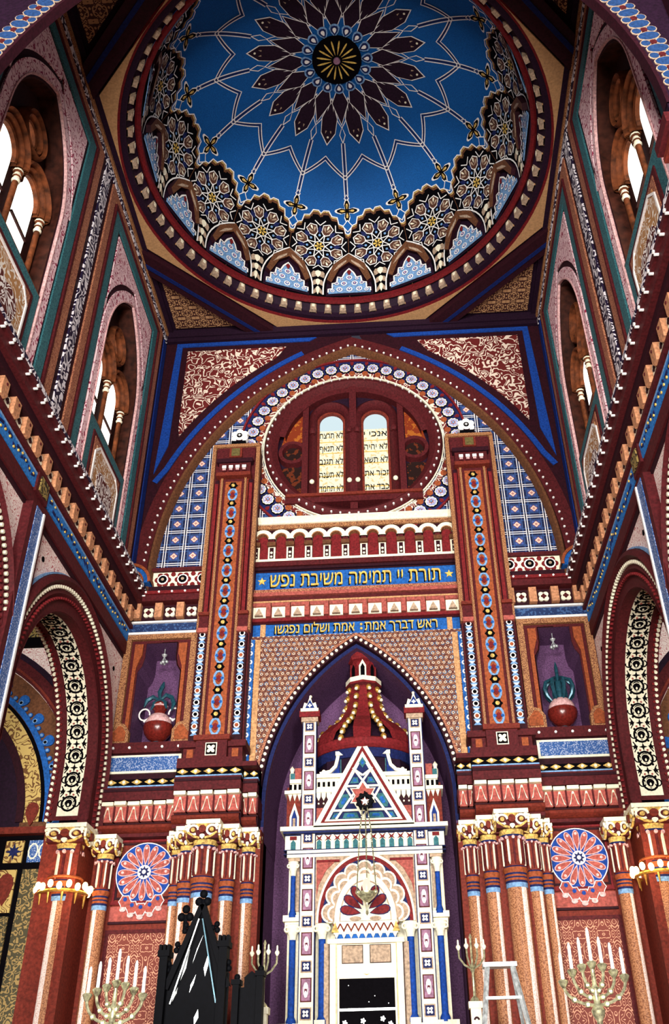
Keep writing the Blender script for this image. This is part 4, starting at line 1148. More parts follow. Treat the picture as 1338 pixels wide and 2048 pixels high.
# medallion
md = MB()
for k in range(SEG):
    F = FDm(k*DA+DA/2)
    pet = [(0, 3.72), (.16, 3.97), (.17, 4.3), (0, 4.74), (-.17, 4.3), (-.16, 3.97)]
    def PM(pts, sc=1.0, cb=4.2): return [((x*sc)*aw_(cb+(b-cb)*sc), cb+(b-cb)*sc) for x, b in pts]
    md.poly(F, PM(pet, 1.0), .020, 'white'); md.poly(F, PM(pet, .92), .024, 'plum_dark')
    for q in (-1, 1): md.poly(F, PM(tear(q*.04, 4.08, .035, .22, q*.2, 8)), .028, 'taupe')
    md.poly(F, PM(circ(0, 3.9, .025, 6)), .028, 'cream')
for k in range(SEG):
    F = FDm(k*DA)
    dia = [(0, 4.15), (.18, 4.62), (0, 5.05), (-.18, 4.62)]
    md.poly(F, PM(dia, 1.0, 4.6), .030, 'white'); md.poly(F, PM(dia, .92, 4.6), .034, 'plum_dark')
    t = radians(k*DA)
    z0 = 19.44
    Fc = lambda a, b, c: (a, yc0+b, 19.50-c)
    def pol(r, w, h, mt, c): md.plate(Fc, tear(r*sin(t), r*cos(t), w, h, -t, 10), c-.01, c, mt)
    pol(.60, .14, .26, 'lightblue', .06); pol(.60, .10, .19, 'navy', .066); pol(.6, .05, .11, 'white', .07)
for k in range(SEG):
    t = radians(k*DA+DA/2); pol(.26, .022, .3, 'ochre', .085)
md.plate(Fc, circ(0, 0, .5, 32), .05, .075, 'black')
md.plate(Fc, circ(0, 0, .07, 16), .08, .11, 'lilac')
obj('medallion', md, dm)
# ring of brackets
rg = root('trim_9', 'circular dome ring with pale brackets between red mouldings', 'trim')
mb = MB()
def ringband(r0, r1, z, h, mt):
    mb.lathe(0, yc0, [(r0, z+h), (r0, z), (r1, z), (r1, z+h), (r0, z+h)], mt, 96)
mb.lathe(0, yc0, [(3.50, 16.36), (3.50, 16.26), (3.56, 16.22), (3.6, 16.26)], 'ring_red', 96, cap=False)
mb.lathe(0, yc0, [(3.6, 16.3), (3.74, 16.1), (3.84, 16.0)], 'plum_dark', 96, cap=False)
mb.lathe(0, yc0, [(3.82, 16.03), (3.82, 15.97), (3.86, 15.955), (3.9, 15.97), (3.9, 16.05)], 'ring_red', 96, cap=False)
obj('ring_moulding', mb, rg)
for k in range(72):
    t = 2*pi*(k+.5)/72; mb = MB()
    Fk = lambda a, b, c, t=t: ((3.70-c)*sin(t)+a*cos(t), yc0+(3.70-c)*cos(t)-a*sin(t), b)
    mb.plate(Fk, [(-.07, 16.08), (.07, 16.08), (.06, 16.24), (.045, 16.3), (-.045, 16.3), (-.06, 16.24)], -.14, .08, 'taupe'); mb.rect(Fk, -.075, .075, 16.08, 16.13, -.14, .0, 'tan')
    mb.plate(Fk, [(-.03, 16.17), (.03, 16.17), (.03, 16.25), (-.03, 16.25)], .06, .088, 'cream')
    obj('bracket', mb, rg)
# ================================================================== PILASTERS AND COLUMNS
def pilaster(s):
    side = 'left' if s < 0 else 'right'
    t = thing('pilaster', 'tall gilt-edged terracotta pilaster with white flower finial, %s of the round window' % side, 'pilaster', (s*2.22, 13.95, 5.94))
    F = FB(14.0, s)
    mb = MB(); mb.rect(F, 1.78, 2.66, 6.6, 12.5, .0, .36, 'maroon'); mb.rect(F, 1.95, 2.49, 6.7, 11.75, .36, .42, 'terracotta')
    obj('shaft', mb, t)
    mb = MB()
    for a in (1.80, 2.64): mb.rect(F, a-.035, a+.035, 8.55, 12.5, .3, .42, 'goldrope')
    mb.rect(F, 1.78, 2.66, 12.46, 12.53, .3, .44, 'goldrope')
    for a in (2.0, 2.44): mb.rect(F, a-.02, a+.02, 6.62, 11.7, .4, .46, 'goldrope')
    for a in (1.90, 2.54): mb.rect(F, a-.035, a+.035, 8.7, 11.7, .36, .40, 'maroon_dark'); mb.rect(F, a-.03, a+.03, 8.62, 11.6, .36, .43, 'red')
    obj('gilt_edging', mb, t)
    mb = MB(); mb.rect(F, 2.03, 2.41, 6.62, 11.68, .42, .45, 'maroon'); mb.rect(F, 2.07, 2.37, 6.7, 11.62, .42, .455, 'rust')
    obj('centre_strip', mb, t)
    n = 12; dz = 4.86/n
    for i in range(n):
        z = 6.86+dz*i; mb = MB()
        mb.band(F, circ(2.22, z, .075, 12, .13), .035, .45, .475, 'lightblue', closed=True); mb.plate(F, circ(2.22, z, .04, 8, .06), .45, .47, 'red')
        for q in (-1, 1): mb.plate(F, circ(2.22+q*.06, z, .028, 6), .45, .48, 'blue')
        obj('oval_ornament', mb, t)
        mb = MB(); z += dz/2
        mb.plate(F, lobes(2.22, z, .085, .065, 6, k=2), .45, .475, 'black'); mb.plate(F, circ(2.22, z, .035, 8), .45, .485, 'gold')
        if i < n-1 or True: obj('round_ornament', mb, t)
    for q in (-1, 1):   # side strips on the lower part
        a = 2.22+q*.335; mb = MB(); mb.rect(F, a-.08, a+.08, 6.62, 8.5, .36, .43, 'maroon_dark')
        for i in range(9):
            z = 6.78+i*.2
            mb.plate(F, [(a-.06, z-.05), (a+.06, z-.05), (a+.02, z), (a+.06, z+.05), (a-.06, z+.05), (a-.02, z)], .43, .445, 'lightblue')
            mb.plate(F, circ(a, z+.1, .05, 8), .43, .447, 'white'); mb.plate(F, circ(a, z+.1, .032, 8), .43, .452, 'black' if i % 3 else 'rust')
            mb.plate(F, [(a-.05, z+.02), (a+.05, z+.02), (a, z-.02)], .43, .45, 'white')
        obj('side_strip', mb, t)
        mb = MB(); mb.rect(F, a-.09, a+.09, 8.5, 8.58, .36, .5, 'salmon'); mb.rect(F, a-.08, a+.08, 8.58, 8.82, .36, .45, 'maroon'); mb.rect(F, a-.09, a+.09, 8.82, 8.88, .36, .5, 'terracotta'); obj('side_bracket', mb, t)
    # head
    mb = MB(); mb.rect(F, 1.9, 2.54, 11.7, 11.78, .36, .55, 'terracotta'); mb.rect(F, 1.92, 2.52, 11.78, 12.05, .36, .46, 'maroon'); mb.rect(F, 1.88, 2.56, 12.05, 12.14, .36, .5, 'maroon_dark')
    mb.rect(F, 1.86, 2.58, 12.14, 12.46, .36, .4, 'maroon'); mb.rect(F, 2.1, 2.34, 12.2, 12.42, .36, .46, 'terracotta'); mb.rect(F, 2.14, 2.30, 12.22, 12.4, .36, .47, 'olive')
    obj('head', mb, t)
    for i in range(4):
        a = 2.22+(i-1.5)*.125; mb = MB(); mb.rect(F, a-.04, a+.04, 11.84, 12.0, .44, .5, 'maroon'); mb.rect(F, a-.038, a+.038, 11.9, 11.96, .44, .52, 'white'); mb.rect(F, a-.03, a+.03, 11.86, 11.885, .44, .515, 'pink'); obj('dentil', mb, t)
    # base block
    mb = MB(); mb.rect(F, 1.72, 2.72, 6.16, 6.3, .0, .66, 'maroon'); mb.rect(F, 1.76, 2.68, 6.3, 6.5, .0, .5, 'maroon'); mb.rect(F, 1.7, 2.74, 6.5, 6.6, .0, .56, 'maroon'); mb.rect(F, 1.98, 2.46, 6.26, 6.62, .4, .62, 'maroon'); mb.rect(F, 1.94, 2.5, 6.58, 6.66, .4, .66, 'terracotta')
    for a in (1.87, 2.57): mb.rect(F, a-.05, a+.05, 6.33, 6.48, .4, .515, 'rust')
    obj('base', mb, t)
    mb = MB(); mb.plate(F, rect2(2.13, 2.31, 6.34, 6.54), .6, .635, 'cream'); mb.plate(F, rect2(2.145, 2.295, 6.355, 6.525), .6, .64, 'black'); mb.plate(F, lobes(2.22, 6.44, .075, .03, 4, pi/4), .6, .645, 'cream'); obj('base_medallion', mb, t)
    # finial
    mb = MB(); mb.rect(F, 2.08, 2.36, 12.53, 12.72, .05, .3, 'black'); mb.rect(F, 2.16, 2.28, 12.7, 12.8, .1, .24, 'maroon_dark'); st = obj('finial_stem', mb, t)
    mb = MB(); c0 = (2.22, 12.9)
    for i in range(6):
        q = pi/3*i+.5; mb.plate(F, circ(c0[0]+.105*cos(q), c0[1]+.105*sin(q), .07, 10), .12, .22, 'white')
    mb.plate(F, circ(*c0, .12, 14), .1, .24, 'white'); mb.plate(F, circ(*c0, .055, 10), .1, .25, 'black'); mb.plate(F, star2(*c0, .035, .014, 4), .1, .255, 'white'); obj('flower', mb, st)
pilaster(-1); pilaster(1)

def column(name, x, y, r, ztop, label, group, big=False, ring=True):
    """engaged column: base, marble shaft, neck rings, fluted neck, carved capital; x,y = axis"""
    t = thing(name, label, 'column', (x, y, 0 if abs(x) > 1.45 else 0), group)
    zc = ztop-.36; zf = zc-.40; zr = zf-.24
    mb = MB(); mb.lathe(x, y, [(r*1.5, 0), (r*1.5, .12), (r*1.25, .2), (r*1.35, .3), (r, .36)], 'terracotta', 16); obj('base', mb, t)
    mb = MB(); n = 20
    sg = 1 if x > 0 else -1
    for i in range(n):  # marble shaft with one paler facet run
        t0, t1 = 2*pi*i/n, 2*pi*(i+1)/n; mid = (t0+t1)/2
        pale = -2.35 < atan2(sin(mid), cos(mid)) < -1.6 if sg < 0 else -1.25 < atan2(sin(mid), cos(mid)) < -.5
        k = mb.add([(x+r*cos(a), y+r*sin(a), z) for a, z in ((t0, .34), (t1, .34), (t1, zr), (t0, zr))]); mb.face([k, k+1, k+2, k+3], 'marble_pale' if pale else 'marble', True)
    obj('shaft', mb, t)
    mb = MB(); R = r*1.08
    mb.lathe(x, y, [(R*.98, zr-.03, 'lightblue'), (R, zr+.03, 'navy'), (R, zr+.06, 'rust'), (R*1.03, zr+.09, 'navy'), (R, zr+.11, 'rust'), (R*1.03, zr+.135, 'navy'), (R*1.02, zr+.16, 'rust'), (R*1.12, zr+.19, 'rust'), (R*1.12, zr+.23, 'navy'), (R, zr+.25)], 'navy', 20); obj('neck_rings', mb, t)
    mb = MB(); mb.lathe(x, y, [(r, zf), (r*1.0, zc-.06), (r*1.25, zc)], 'terracotta', 20)
    nf = 12
    for i in range(nf):
        q = 2*pi*i/nf; w = r*.1
        Fk = lambda a, b, c, q=q: (x+(r+c)*cos(q)-a*sin(q), y+(r+c)*sin(q)+a*cos(q), b)
        mb.plate(Fk, [(-w, zf+.08), (0, zf+.03), (w, zf+.08), (w, zc-.03), (-w, zc-.03)], -.01, .02, 'maroon' if i % 2 else 'cream')
        mb.plate(Fk, circ(0, zc-.015, r*.17, 8), -.01, .05, 'pink')
    obj('fluted_neck', mb, t)
    mb = MB(); c1 = r*1.75
    mb.lathe(x, y, [(r*1.18, zc-.02), (r*1.2, zc+.03)], 'navy', 16); mb.lathe(x, y, [(r*1.15, zc+.02), (r*1.25, zc+.1), (r*1.7, zc+.26), (r*1.75, zc+.3)], 'gold', 16)
    mb.box(x-c1, x+c1, y-c1, y+c1, zc+.3, zc+.36, 'cream'); mb.box(x-c1*.9, x+c1*.9, y-c1*.9, y+c1*.9, zc+.1, zc+.3, 'maroon')
    for fx, fy in ((0, -1), (1, 0), (-1, 0)):
        Fk = (lambda a, b, c: (x+a, y-c1*.9-c, b)) if fy else (lambda a, b, c, fx=fx: (x+fx*(c1*.9+c), y+a*fx, b))
        for q in (-1, 1):
            mb.band(Fk, arc(q*c1*.55, zc+.21, c1*.3, 0, 2*pi*.85, 12, .065), .03, 0, .03, 'cream'); mb.plate(Fk, circ(q*c1*.55, zc+.21, c1*.13, 8, .03), 0, .045, 'gold')
            mb.band(Fk, [(q*c1*.15, zc+.1), (q*c1*.5, zc+.12), (q*c1*.85, zc+.18)], .028, 0, .03, 'gold'); mb.plate(Fk, circ(q*c1*.82, zc+.27, c1*.14, 8, .025), 0, .04, 'cream')
        mb.plate(Fk, circ(0, zc+.22, c1*.22, 10, .055), 0, .05, 'terracotta'); mb.plate(Fk, tear(0, zc+.12, c1*.2, .07), 0, .03, 'cream')
    obj('capital', mb, t)
    return t
names = {1.62: ('slim column nearest the ark', .085, 13.72), 1.88: ('slim column second from the ark', .095, 13.52), 2.20: ('stout central column under the pilaster', .14, 13.38), 2.48: ('slim column third of the small ones counting from the ark', .095, 13.55), 2.68: ('slimmest outer column of the cluster', .07, 13.74)}
for s in (-1, 1):
    side = 'left' if s < 0 else 'right'
    mb = MB()
    mb.box(min(s*1.45, s*2.74), max(s*1.45, s*2.74), 13.72, 14.0, 0, 5.3, 'terracotta'); mb.box(min(s*1.95, s*2.45), max(s*1.95, s*2.45), 13.5, 13.8, 0, 5.3, 'terracotta')
    pr_ = obj('column_pier', mb, bpy.data.objects['wall_rosette_%s' % side])
    for x, (nm, r, y) in names.items():
        column('column', s*x, y, r, 5.3 if x != 2.2 else 5.32, 'marbled %s, %s of the ark' % (nm, side), 'clustered columns')
    column('column', s*3.76, 13.78, .1, 5.28, 'single slim marbled column beside the rosette plaque, %s side' % side, 'clustered columns')
    column('column', s*4.2, 13.45, .17, 5.34, 'stout marbled arcade column wearing the ring of bulbs, %s side' % side, 'arcade columns')
    # ring of bulbs
    t = thing('ring_chandelier', 'glowing ring of small bulbs around the %s arcade column' % side, 'chandelier', (s*4.2, 13.45, 4.5), 'bulb rings')
    mb = MB(); mb.torus((s*4.2, 13.45, 4.42), .33, .025, 'gilt', 28); mb.torus((s*4.2, 13.45, 4.62), .24, .02, 'rust', 28)
    for i in range(4): q = pi/2*i+.4; mb.tube([(s*4.2+.17*cos(q), 13.45+.17*sin(q), 4.5), (s*4.2+.33*cos(q), 13.45+.33*sin(q), 4.42)], .012, 'gilt', 6)
    rgm = obj('hoop', mb, t)
    for i in range(18):
        q = 2*pi*i/18; mb = MB(); mb.ball(s*4.2+.37*cos(q), 13.45+.37*sin(q), 4.47+.03*(i % 2), .042, 'bulb', 8, 1.3); obj('bulb', mb, t)
    for i in range(10):
        q = 2*pi*i/10; mb = MB(); mb.tube([(s*4.2+.32*cos(q), 13.45+.32*sin(q), 4.41), (s*4.2+.31*cos(q), 13.45+.31*sin(q), 4.26)], [.02, .006], 'gilt', 6); obj('pendant', mb, t)
    l = bpy.data.lights.new('bulb_ring_light', 'POINT'); l.energy = 22; l.color = (1, .72, .38); l.shadow_soft_size = .2
    lo = bpy.data.objects.new('bulb_ring_light', l); col.objects.link(lo); lo.location = (s*4.0, 12.95, 4.5)

# ================================================================== THE ARK
ak = thing('ark', 'tall cream painted ark with red ribbed dome and star gable', 'ark', (.09, 13.7, 1.2))
AX, AY = .09, 13.7
FK = FB(AY, 1, AX)
def FKs(s): return FB(AY, s, AX)
mb = MB(); mb.box(AX-1.12, AX+1.12, AY+.12, AY+1.5, 1.2, 5.9, 'cream'); mb.box(AX-.6, AX+.6, AY, AY+.2, 5.2, 6.05, 'cream'); mb.box(AX-1.15, AX+1.15, AY-.08, AY+.3, 1.2, 2.6, 'cream'); obj('body', mb, ak)
for s in (-1, 1):
    F = FKs(s)
    mb = MB(); mb.rect(F, .71, .93, 2.55, 6.93, 0, .14, 'cream'); mb.rect(F, .68, .96, 2.4, 2.72, -.05, .2, 'cream'); [mb.rect(F, a-.006, a+.006, 2.72, 6.9, 0, .146, 'navy') for a in (.715, .925)]; pl = obj('corner_pillar', mb, ak)
    mb = MB(); mb.rect(F, .66, .98, 6.95, 7.05, -.06, .2, 'red'); mb.rect(F, .68, .96, 7.03, 7.08, -.06, .22, 'cream'); mb.rect(F, .69, .95, 6.88, 6.95, -.04, .17, 'taupe'); obj('pillar_cap', mb, pl)
    mb = MB(); mb.plate(F, [(.70, 7.08), (.94, 7.08), (.91, 7.2), (.86, 7.18), (.82, 7.32), (.78, 7.18), (.73, 7.2)], -.02, .16, 'cream'); mb.plate(F, [(.74, 7.09), (.9, 7.09), (.82, 7.24)], .1, .175, 'deep_blue'); mb.plate(F, lobes(.82, 7.14, .035, .015, 4), .1, .185, 'white')
    mb.rect(F, .72, .92, 7.08, 7.22, -.1, 0, 'deep_blue'); mb.ball(AX+s*.82, AY-.07, 7.33, .025, 'cream'); obj('pillar_finial', mb, pl)
    for i in range(8):
        z = 2.86+i*.563; mb = MB(); mb.rect(F, .745, .895, z-.075, z+.075, .14, .15, 'taupe'); mb.rect(F, .76, .88, z-.06, z+.06, .14, .155, 'navy'); mb.plate(F, lobes(.82, z, .05, .02, 4, pi/4), .14, .165, 'white'); mb.plate(F, circ(.82, z, .012, 6), .14, .17, 'navy')
        obj('square_inset', mb, pl)
    for i in range(7):
        z = 2.86+.2815+i*.563; mb = MB(); mb.rect(F, .745, .895, z-.145, z+.145, .14, .15, 'maroon'); mb.rect(F, .76, .88, z-.13, z+.13, .14, .156, 'lilac')
        mb.band(F, circ(.82, z, .03, 10, .085), .012, .15, .166, 'white', closed=True); mb.plate(F, tear(.82, z+.03, .03, .1), .15, .166, 'white'); mb.plate(F, tear(.82, z-.05, .03, .09, pi), .15, .166, 'white'); mb.plate(F, circ(.82, z, .014, 6), .15, .17, 'maroon')
        obj('panel_inset', mb, pl)
# gable
def tri(hw, z0, z1): return [(-hw, z0), (hw, z0), (0, z1)]
mb = MB(); mb.plate(FK, tri(.74, 5.24, 6.56), .1, .24, 'cream'); mb.plate(FK, tri(.63, 5.295, 6.43), .1, .25, 'red'); mb.plate(FK, tri(.57, 5.31, 6.34), .1, .262, 'cream')
mb.plate(FK, tri(.5, 5.335, 6.23), .1, .27, 'navy'); gb = obj('gable', mb, ak)
mb = MB()  # star strapwork
def gp(x, y): return ((x-685)*.00262, 6.42-(y-710)*.00265)
for seg in (((630, 838), (838, 1122)), ((740, 838), (532, 1122)), ((583, 942), (787, 942)), ((508, 1075), (862, 1075)), ((583, 942), (690, 1122)), ((787, 942), (680, 1122)), ((640, 850), (685, 882)), ((730, 850), (685, 882))):
    mb.band(FK, [gp(*seg[0]), gp(*seg[1])], .03, .26, .29, 'cream')
obj('strapwork', mb, gb)
mb = MB()
for pts in ([(685, 775), (706, 808), (685, 838), (664, 808)], [(612, 925), (632, 892), (655, 892), (662, 925)], [(758, 925), (738, 892), (715, 892), (708, 925)], [(548, 1060), (545, 1040), (572, 985), (604, 985), (606, 1010), (580, 1060)], [(822, 1060), (825, 1040), (798, 985), (766, 985), (764, 1010), (790, 1060)], [(505, 1118), (522, 1088), (552, 1088), (540, 1118)], [(865, 1118), (848, 1088), (818, 1088), (830, 1118)], [(568, 1118), (580, 1088), (648, 1088), (662, 1118)], [(802, 1118), (790, 1088), (722, 1088), (708, 1118)]):
    q = [gp(*p) for p in pts]; mb.plate(FK, q, .265, .278, 'teal'); cx_ = sum(p[0] for p in q)/len(q); cz_ = sum(p[1] for p in q)/len(q)
    mb.plate(FK, [((p[0]-cx_)*.5+cx_, (p[1]-cz_)*.5+cz_) for p in q], .265, .283, 'blue'); obj('teal_inset', mb, gb); mb = MB()
for pts in ([(640, 868), (668, 868), (655, 850)], [(730, 868), (702, 868), (715, 850)]): mb = MB(); mb.plate(FK, [gp(*p) for p in pts], .265, .28, 'rust'); obj('rust_inset', mb, gb)
mb = MB(); mb.plate(FK, star2(0, 5.66, .22, .125, 6), .27, .3, 'cream'); mb.plate(FK, star2(0, 5.66, .19, .11, 6), .27, .31, 'salmon'); obj('star_of_david', mb, gb)
mb = MB(); x, y, _ = FK(0, 0, .17); mb.lathe(x, y, [(.03, 6.5), (.05, 6.55), (.02, 6.58), (.05, 6.62), (.03, 6.67), (0, 6.7)], 'cream', 10); obj('gable_finial', mb, gb)
# attic behind the gable
mb = MB()
mb.rect(FK, -.72, .72, 6.0, 6.06, 0, .12, 'cream'); mb.rect(FK, -.72, .72, 5.78, 5.84, 0, .12, 'cream'); mb.rect(FK, -.72, .72, 5.3, 6.0, 0, .06, 'cream'); mb.rect(FK, -.72, .72, 5.3, 5.56, 0, .075, 'salmon')
mb.rect(FK, -.72, .72, 5.56, 5.78, 0, .07, 'maroon_dark')
for i in range(19):
    a = -.675+i*.075; mb.rect(FK, a-.018, a+.018, 5.88, 5.95, .05, .075, 'black'); mb.plate(FK, [(a-.032, 5.785), (a-.03, 5.72), (a, 5.66), (a+.03, 5.72), (a+.032, 5.785)], .05, .1, 'cream'); mb.plate(FK, circ(a, 5.62, .014, 6), .05, .1, 'cream')
for s in (-1, 1):
    F = FKs(s); mb.band(F, [(.66, 6.07), (.5, 6.1), (.42, 6.18), (.39, 6.3), (.38, 6.36)], .05, -.05, .1, 'cream'); mb.plate(F, [(.36, 6.06), (.6, 6.06), (.46, 6.12), (.38, 6.22), (.36, 6.36)], -.05, .05, 'deep_blue')
    mb.plate(F, circ(.6, 6.1, .03, 8), 0, .1, 'cream')
mb.rect(FK, -.42, .42, 6.34, 6.40, -.2, .12, 'cream'); mb.rect(FK, -.35, .35, 6.06, 6.34, -.2, .04, 'teal')
obj('attic', mb, ak)
# outer wings
for s in (-1, 1):
    F = FKs(s); mb = MB()
    mb.rect(F, .93, 1.16, 5.2, 5.9, -.3, .02, 'terracotta'); mb.rect(F, .93, 1.19, 5.78, 5.83, -.3, .1, 'cream'); mb.rect(F, .93, 1.12, 5.95, 6.01, -.3, .06, 'cream')
    for a in (.97, 1.04, 1.11): mb.rect(F, a-.02, a+.02, 5.86, 5.94, 0, .03, 'black'); mb.plate(F, [(a-.03, 5.78), (a, 5.68), (a+.03, 5.78)], 0, .06, 'cream')
    mb.rect(F, .93, 1.12, 5.84, 5.95, -.3, .02, 'cream')
    mb.plate(F, [(.97, 5.28), (.97, 5.45), (1.04, 5.66), (1.11, 5.45), (1.11, 5.28)], .0, .05, 'cream'); mb.plate(F, [(1.0, 5.28), (1.0, 5.44), (1.04, 5.56), (1.08, 5.44), (1.08, 5.28)], .0, .06, 'deep_blue'); mb.rect(F, 1.02, 1.06, 5.28, 5.42, 0, .08, 'taupe')
    mb.rect(F, .95, 1.05, 6.01, 6.2, -.3, 0, 'salmon'); mb.rect(F, 1.05, 1.12, 6.01, 6.12, -.3, 0, 'teal')
    x, y, _ = F(1.10, 0, -.05); mb.lathe(x, y, [(.035, 6.0), (.04, 6.12), (.025, 6.15), (.04, 6.2), (0, 6.25)], 'cream', 8)
    wg = obj('wing_turret', mb, ak)
    mb = MB(); mb.rect(F, .93, 1.10, 4.06, 4.86, -.3, 0, 'cream'); mb.rect(F, .95, 1.06, 4.14, 4.8, -.1, .01, 'taupe'); mb.rect(F, .93, 1.16, 4.0, 4.08, -.3, .12, 'cream'); mb.rect(F, .93, 1.14, 3.88, 4.0, -.3, .04, 'cream')
    mb.rect(F, .93, 1.08, 2.6, 3.9, -.3, 0, 'cream'); mb.rect(F, .92, 1.2, 2.45, 2.75, -.3, .16, 'cream'); obj('wing_pier', mb, ak)
    for nm, a, z0, z1, r in (('blue_column', 1.03, 4.1, 4.62, .035), ('blue_column', 1.02, 2.78, 3.78, .045), ('blue_column', .61, 2.78, 3.78, .048)):
        x, y, _ = F(a, 0, .1); mb = MB(); mb.lathe(x, y, [(r*1.5, z0-.05), (r*1.5, z0), (r, z0+.05), (r, z1)], 'royal', 12); bc_ = obj(nm, mb, ak)
        mb = MB(); mb.lathe(x, y, [(r*1.1, z1-.02), (r*1.3, z1+.04), (r*2.0, z1+.1), (r*2.2, z1+.17), (r*1.4, z1+.18)], 'cream', 12)
        for q in (-1, 1): mb.torus((x+q*r*1.6, y-r*1.4, z1+.11), r*.7, r*.3, 'cream', 10, 5, 'y')
        obj('capital', mb, bc_)
# main cornice and niche frieze
mb = MB(); mb.rect(FK, -1.22, 1.22, 5.2, 5.26, -.3, .24, 'cream'); mb.rect(FK, -1.18, 1.18, 5.17, 5.2, -.3, .2, 'navy'); mb.rect(FK, -1.12, 1.12, 4.84, 4.94, -.3, .16, 'cream'); mb.rect(FK, -1.1, 1.1, 4.8, 4.84, -.3, .12, 'taupe')
mb.rect(FK, -1.16, 1.16, 4.94, 5.18, -.3, .1, 'cream'); [mb.rect(FK, -1.17, 1.17, z-.006, z+.006, 0, c, 'navy') for z, c in ((4.945, .165), (5.165, .105), (4.89, .166))]; obj('cornice', mb, ak)
for i in range(11):
    a = -.66+i*.132 if i < 11 else 0
    mb = MB(); mb.plate(FK, [(a-.036, 4.96), (a+.036, 4.96), (a+.036, 5.06), (a, 5.1), (a-.036, 5.06)], .1, .115, 'teal'); mb.plate(FK, [(a-.045, 5.08), (a-.02, 5.11), (a-.045, 5.16), (a, 5.125), (a+.045, 5.16), (a+.02, 5.11), (a+.045, 5.08), (a, 5.1)], .1, .12, 'red')
    mb.rect(FK, a+.05, a+.082, 4.95, 5.16, .1, .125, 'cream'); obj('frieze_niche', mb, ak)
for s in (-1, 1):
    a = s*1.04; mb = MB(); mb.plate(FK, [(a-.036, 4.96), (a+.036, 4.96), (a+.036, 5.06), (a, 5.1), (a-.036, 5.06)], .1, .115, 'teal'); mb.rect(FK, a-.05, a+.05, 5.1, 5.15, .1, .12, 'red'); obj('frieze_niche', mb, ak)
# great arch of the ark
mb = MB()
mb.rect(FK, -.71, .71, 3.95, 4.84, .12, .13, 'taupe')
for s in (-1, 1):
    F = FKs(s); mb.plate(F, [(.69, 4.8), (.4, 4.8), (.55, 4.66), (.66, 4.46), (.69, 4.3)], .12, .15, 'salmon'); mb.band(F, [(.69, 4.78), (.36, 4.78)], .03, .12, .17, 'red')
def ell(rx, rz, n=40): return arc(0, 3.96, rx, pi, 0, n, rz)
mb.plate(FK, ell(.69, .92), .12, .16, 'cream'); mb.plate(FK, ell(.66, .88), .12, .17, 'red'); mb.plate(FK, ell(.61, .82), .12, .18, 'navy')
obj('arch_field', mb, ak)
mb = MB(); n = 9
for ring_, (rx, rz, rr, mt, c) in enumerate(((.50, .68, .125, 'cream', .2), (.50, .68, .10, 'taupe', .21), (.44, .6, .10, 'cream', .215), (.435, .59, .075, 'taupe', .22))):
    mb.plate(FK, ell(rx+.02, rz+.02), .12, c, mt)
    for i in range(n):
        q = pi*(i+.5)/n; mb.plate(FK, circ(rx*cos(q), 3.96+rz*sin(q), rr, 16, rr*1.05), .12, c, mt)
obj('scalloped_arch', mb, ak)
mb = MB(); mb.plate(FK, ell(.43, .62), .12, .235, 'cream'); mb.plate(FK, ell(.36, .53), .12, .24, 'taupe'); mb.plate(FK, ell(.345, .51), .12, .245, 'cream')
obj('inner_arch', mb, ak)
mb = MB()
for q in (.22, .62, 1.05):
    for s in (-1, 1):
        q2 = q; L = .30 if q < 1 else .3
        cx_, cz_ = s*.21*cos(q2), 4.02+.30*sin(q2)
        mb.plate(FK, tear(cx_, cz_, .085, .30, -s*(pi/2-q2*1.0)), .2, .255, 'navy'); mb.plate(FK, tear(cx_, cz_, .07, .27, -s*(pi/2-q2)), .2, .26, 'red')
mb.plate(FK, tear(0, 4.32, .07, .24), .2, .26, 'red')
for s in (-1, 1): mb.plate(FK, circ(s*.14, 3.985, .08, 12, .03), .2, .256, 'taupe')
obj('fan_ornament', mb, ak)
# lintel and doorway
mb = MB(); mb.rect(FK, -.44, .44, 3.80, 3.96, .1, .22, 'cream'); mb.rect(FK, -.42, .42, 3.74, 3.80, .1, .2, 'blue'); mb.rect(FK, -.52, .52, 3.68, 3.74, .1, .24, 'cream')
for i in range(9): a = -.40+i*.1; mb.band(FK, [(a-.05, 3.93), (a, 3.84), (a+.05, 3.93)], .018, .2, .23, 'terracotta'); mb.plate(FK, [(a-.03, 3.8), (a+.03, 3.8), (a, 3.74)], .1, .23, 'cream')
for s in (-1, 1): mb.plate(FK, [(s*.42-.05, 3.82), (s*.42+.05, 3.82), (s*.42, 3.95)], .2, .25, 'gold')
obj('lintel', mb, ak)
for s in (-1, 1):
    mb = MB(); F = FKs(s); mb.rect(F, .4, .5, 2.4, 3.7, .1, .2, 'cream'); mb.rect(F, .5, .58, 2.4, 3.7, .1, .14, 'taupe'); mb.rect(F, .56, .70, 2.4, 2.78, .1, .22, 'cream'); mb.rect(F, .495, .507, 2.5, 3.7, .1, .205, 'maroon_dark'); mb.rect(F, .405, .413, 2.5, 3.7, .1, .205, 'ochre'); mb.rect(F, .37, .395, 2.4, 3.28, .1, .19, 'cream')
    obj('door_jamb', mb, ak)
mb = MB(); mb.rect(FK, -.4, .4, 3.26, 3.70, .1, .16, 'cream')
for s in (-1, 1): mb.rect(FK, s*.19-.145, s*.19+.145, 3.44, 3.67, .1, .165, 'maroon_dark'); mb.rect(FK, s*.19-.135, s*.19+.135, 3.45, 3.66, .1, .17, 'taupe')
mb.plate(FK, [(-.04, 3.315), (0, 3.295), (.04, 3.315), (0, 3.305)], .15, .175, 'gold')
obj('upper_door_panel', mb, ak)
mb = MB(); mb.rect(FK, -.37, .37, 2.3, 3.26, .1, .13, 'black'); mb.rect(FK, -.37, .37, 2.875, 2.905, .13, .18, 'silver')
for a, z in ((-.3, 2.74), (-.06, 2.76), (.2, 2.78), (.3, 2.72)): mb.plate(FK, lobes(a, z, .035, .015, 5), .13, .16, 'silver')
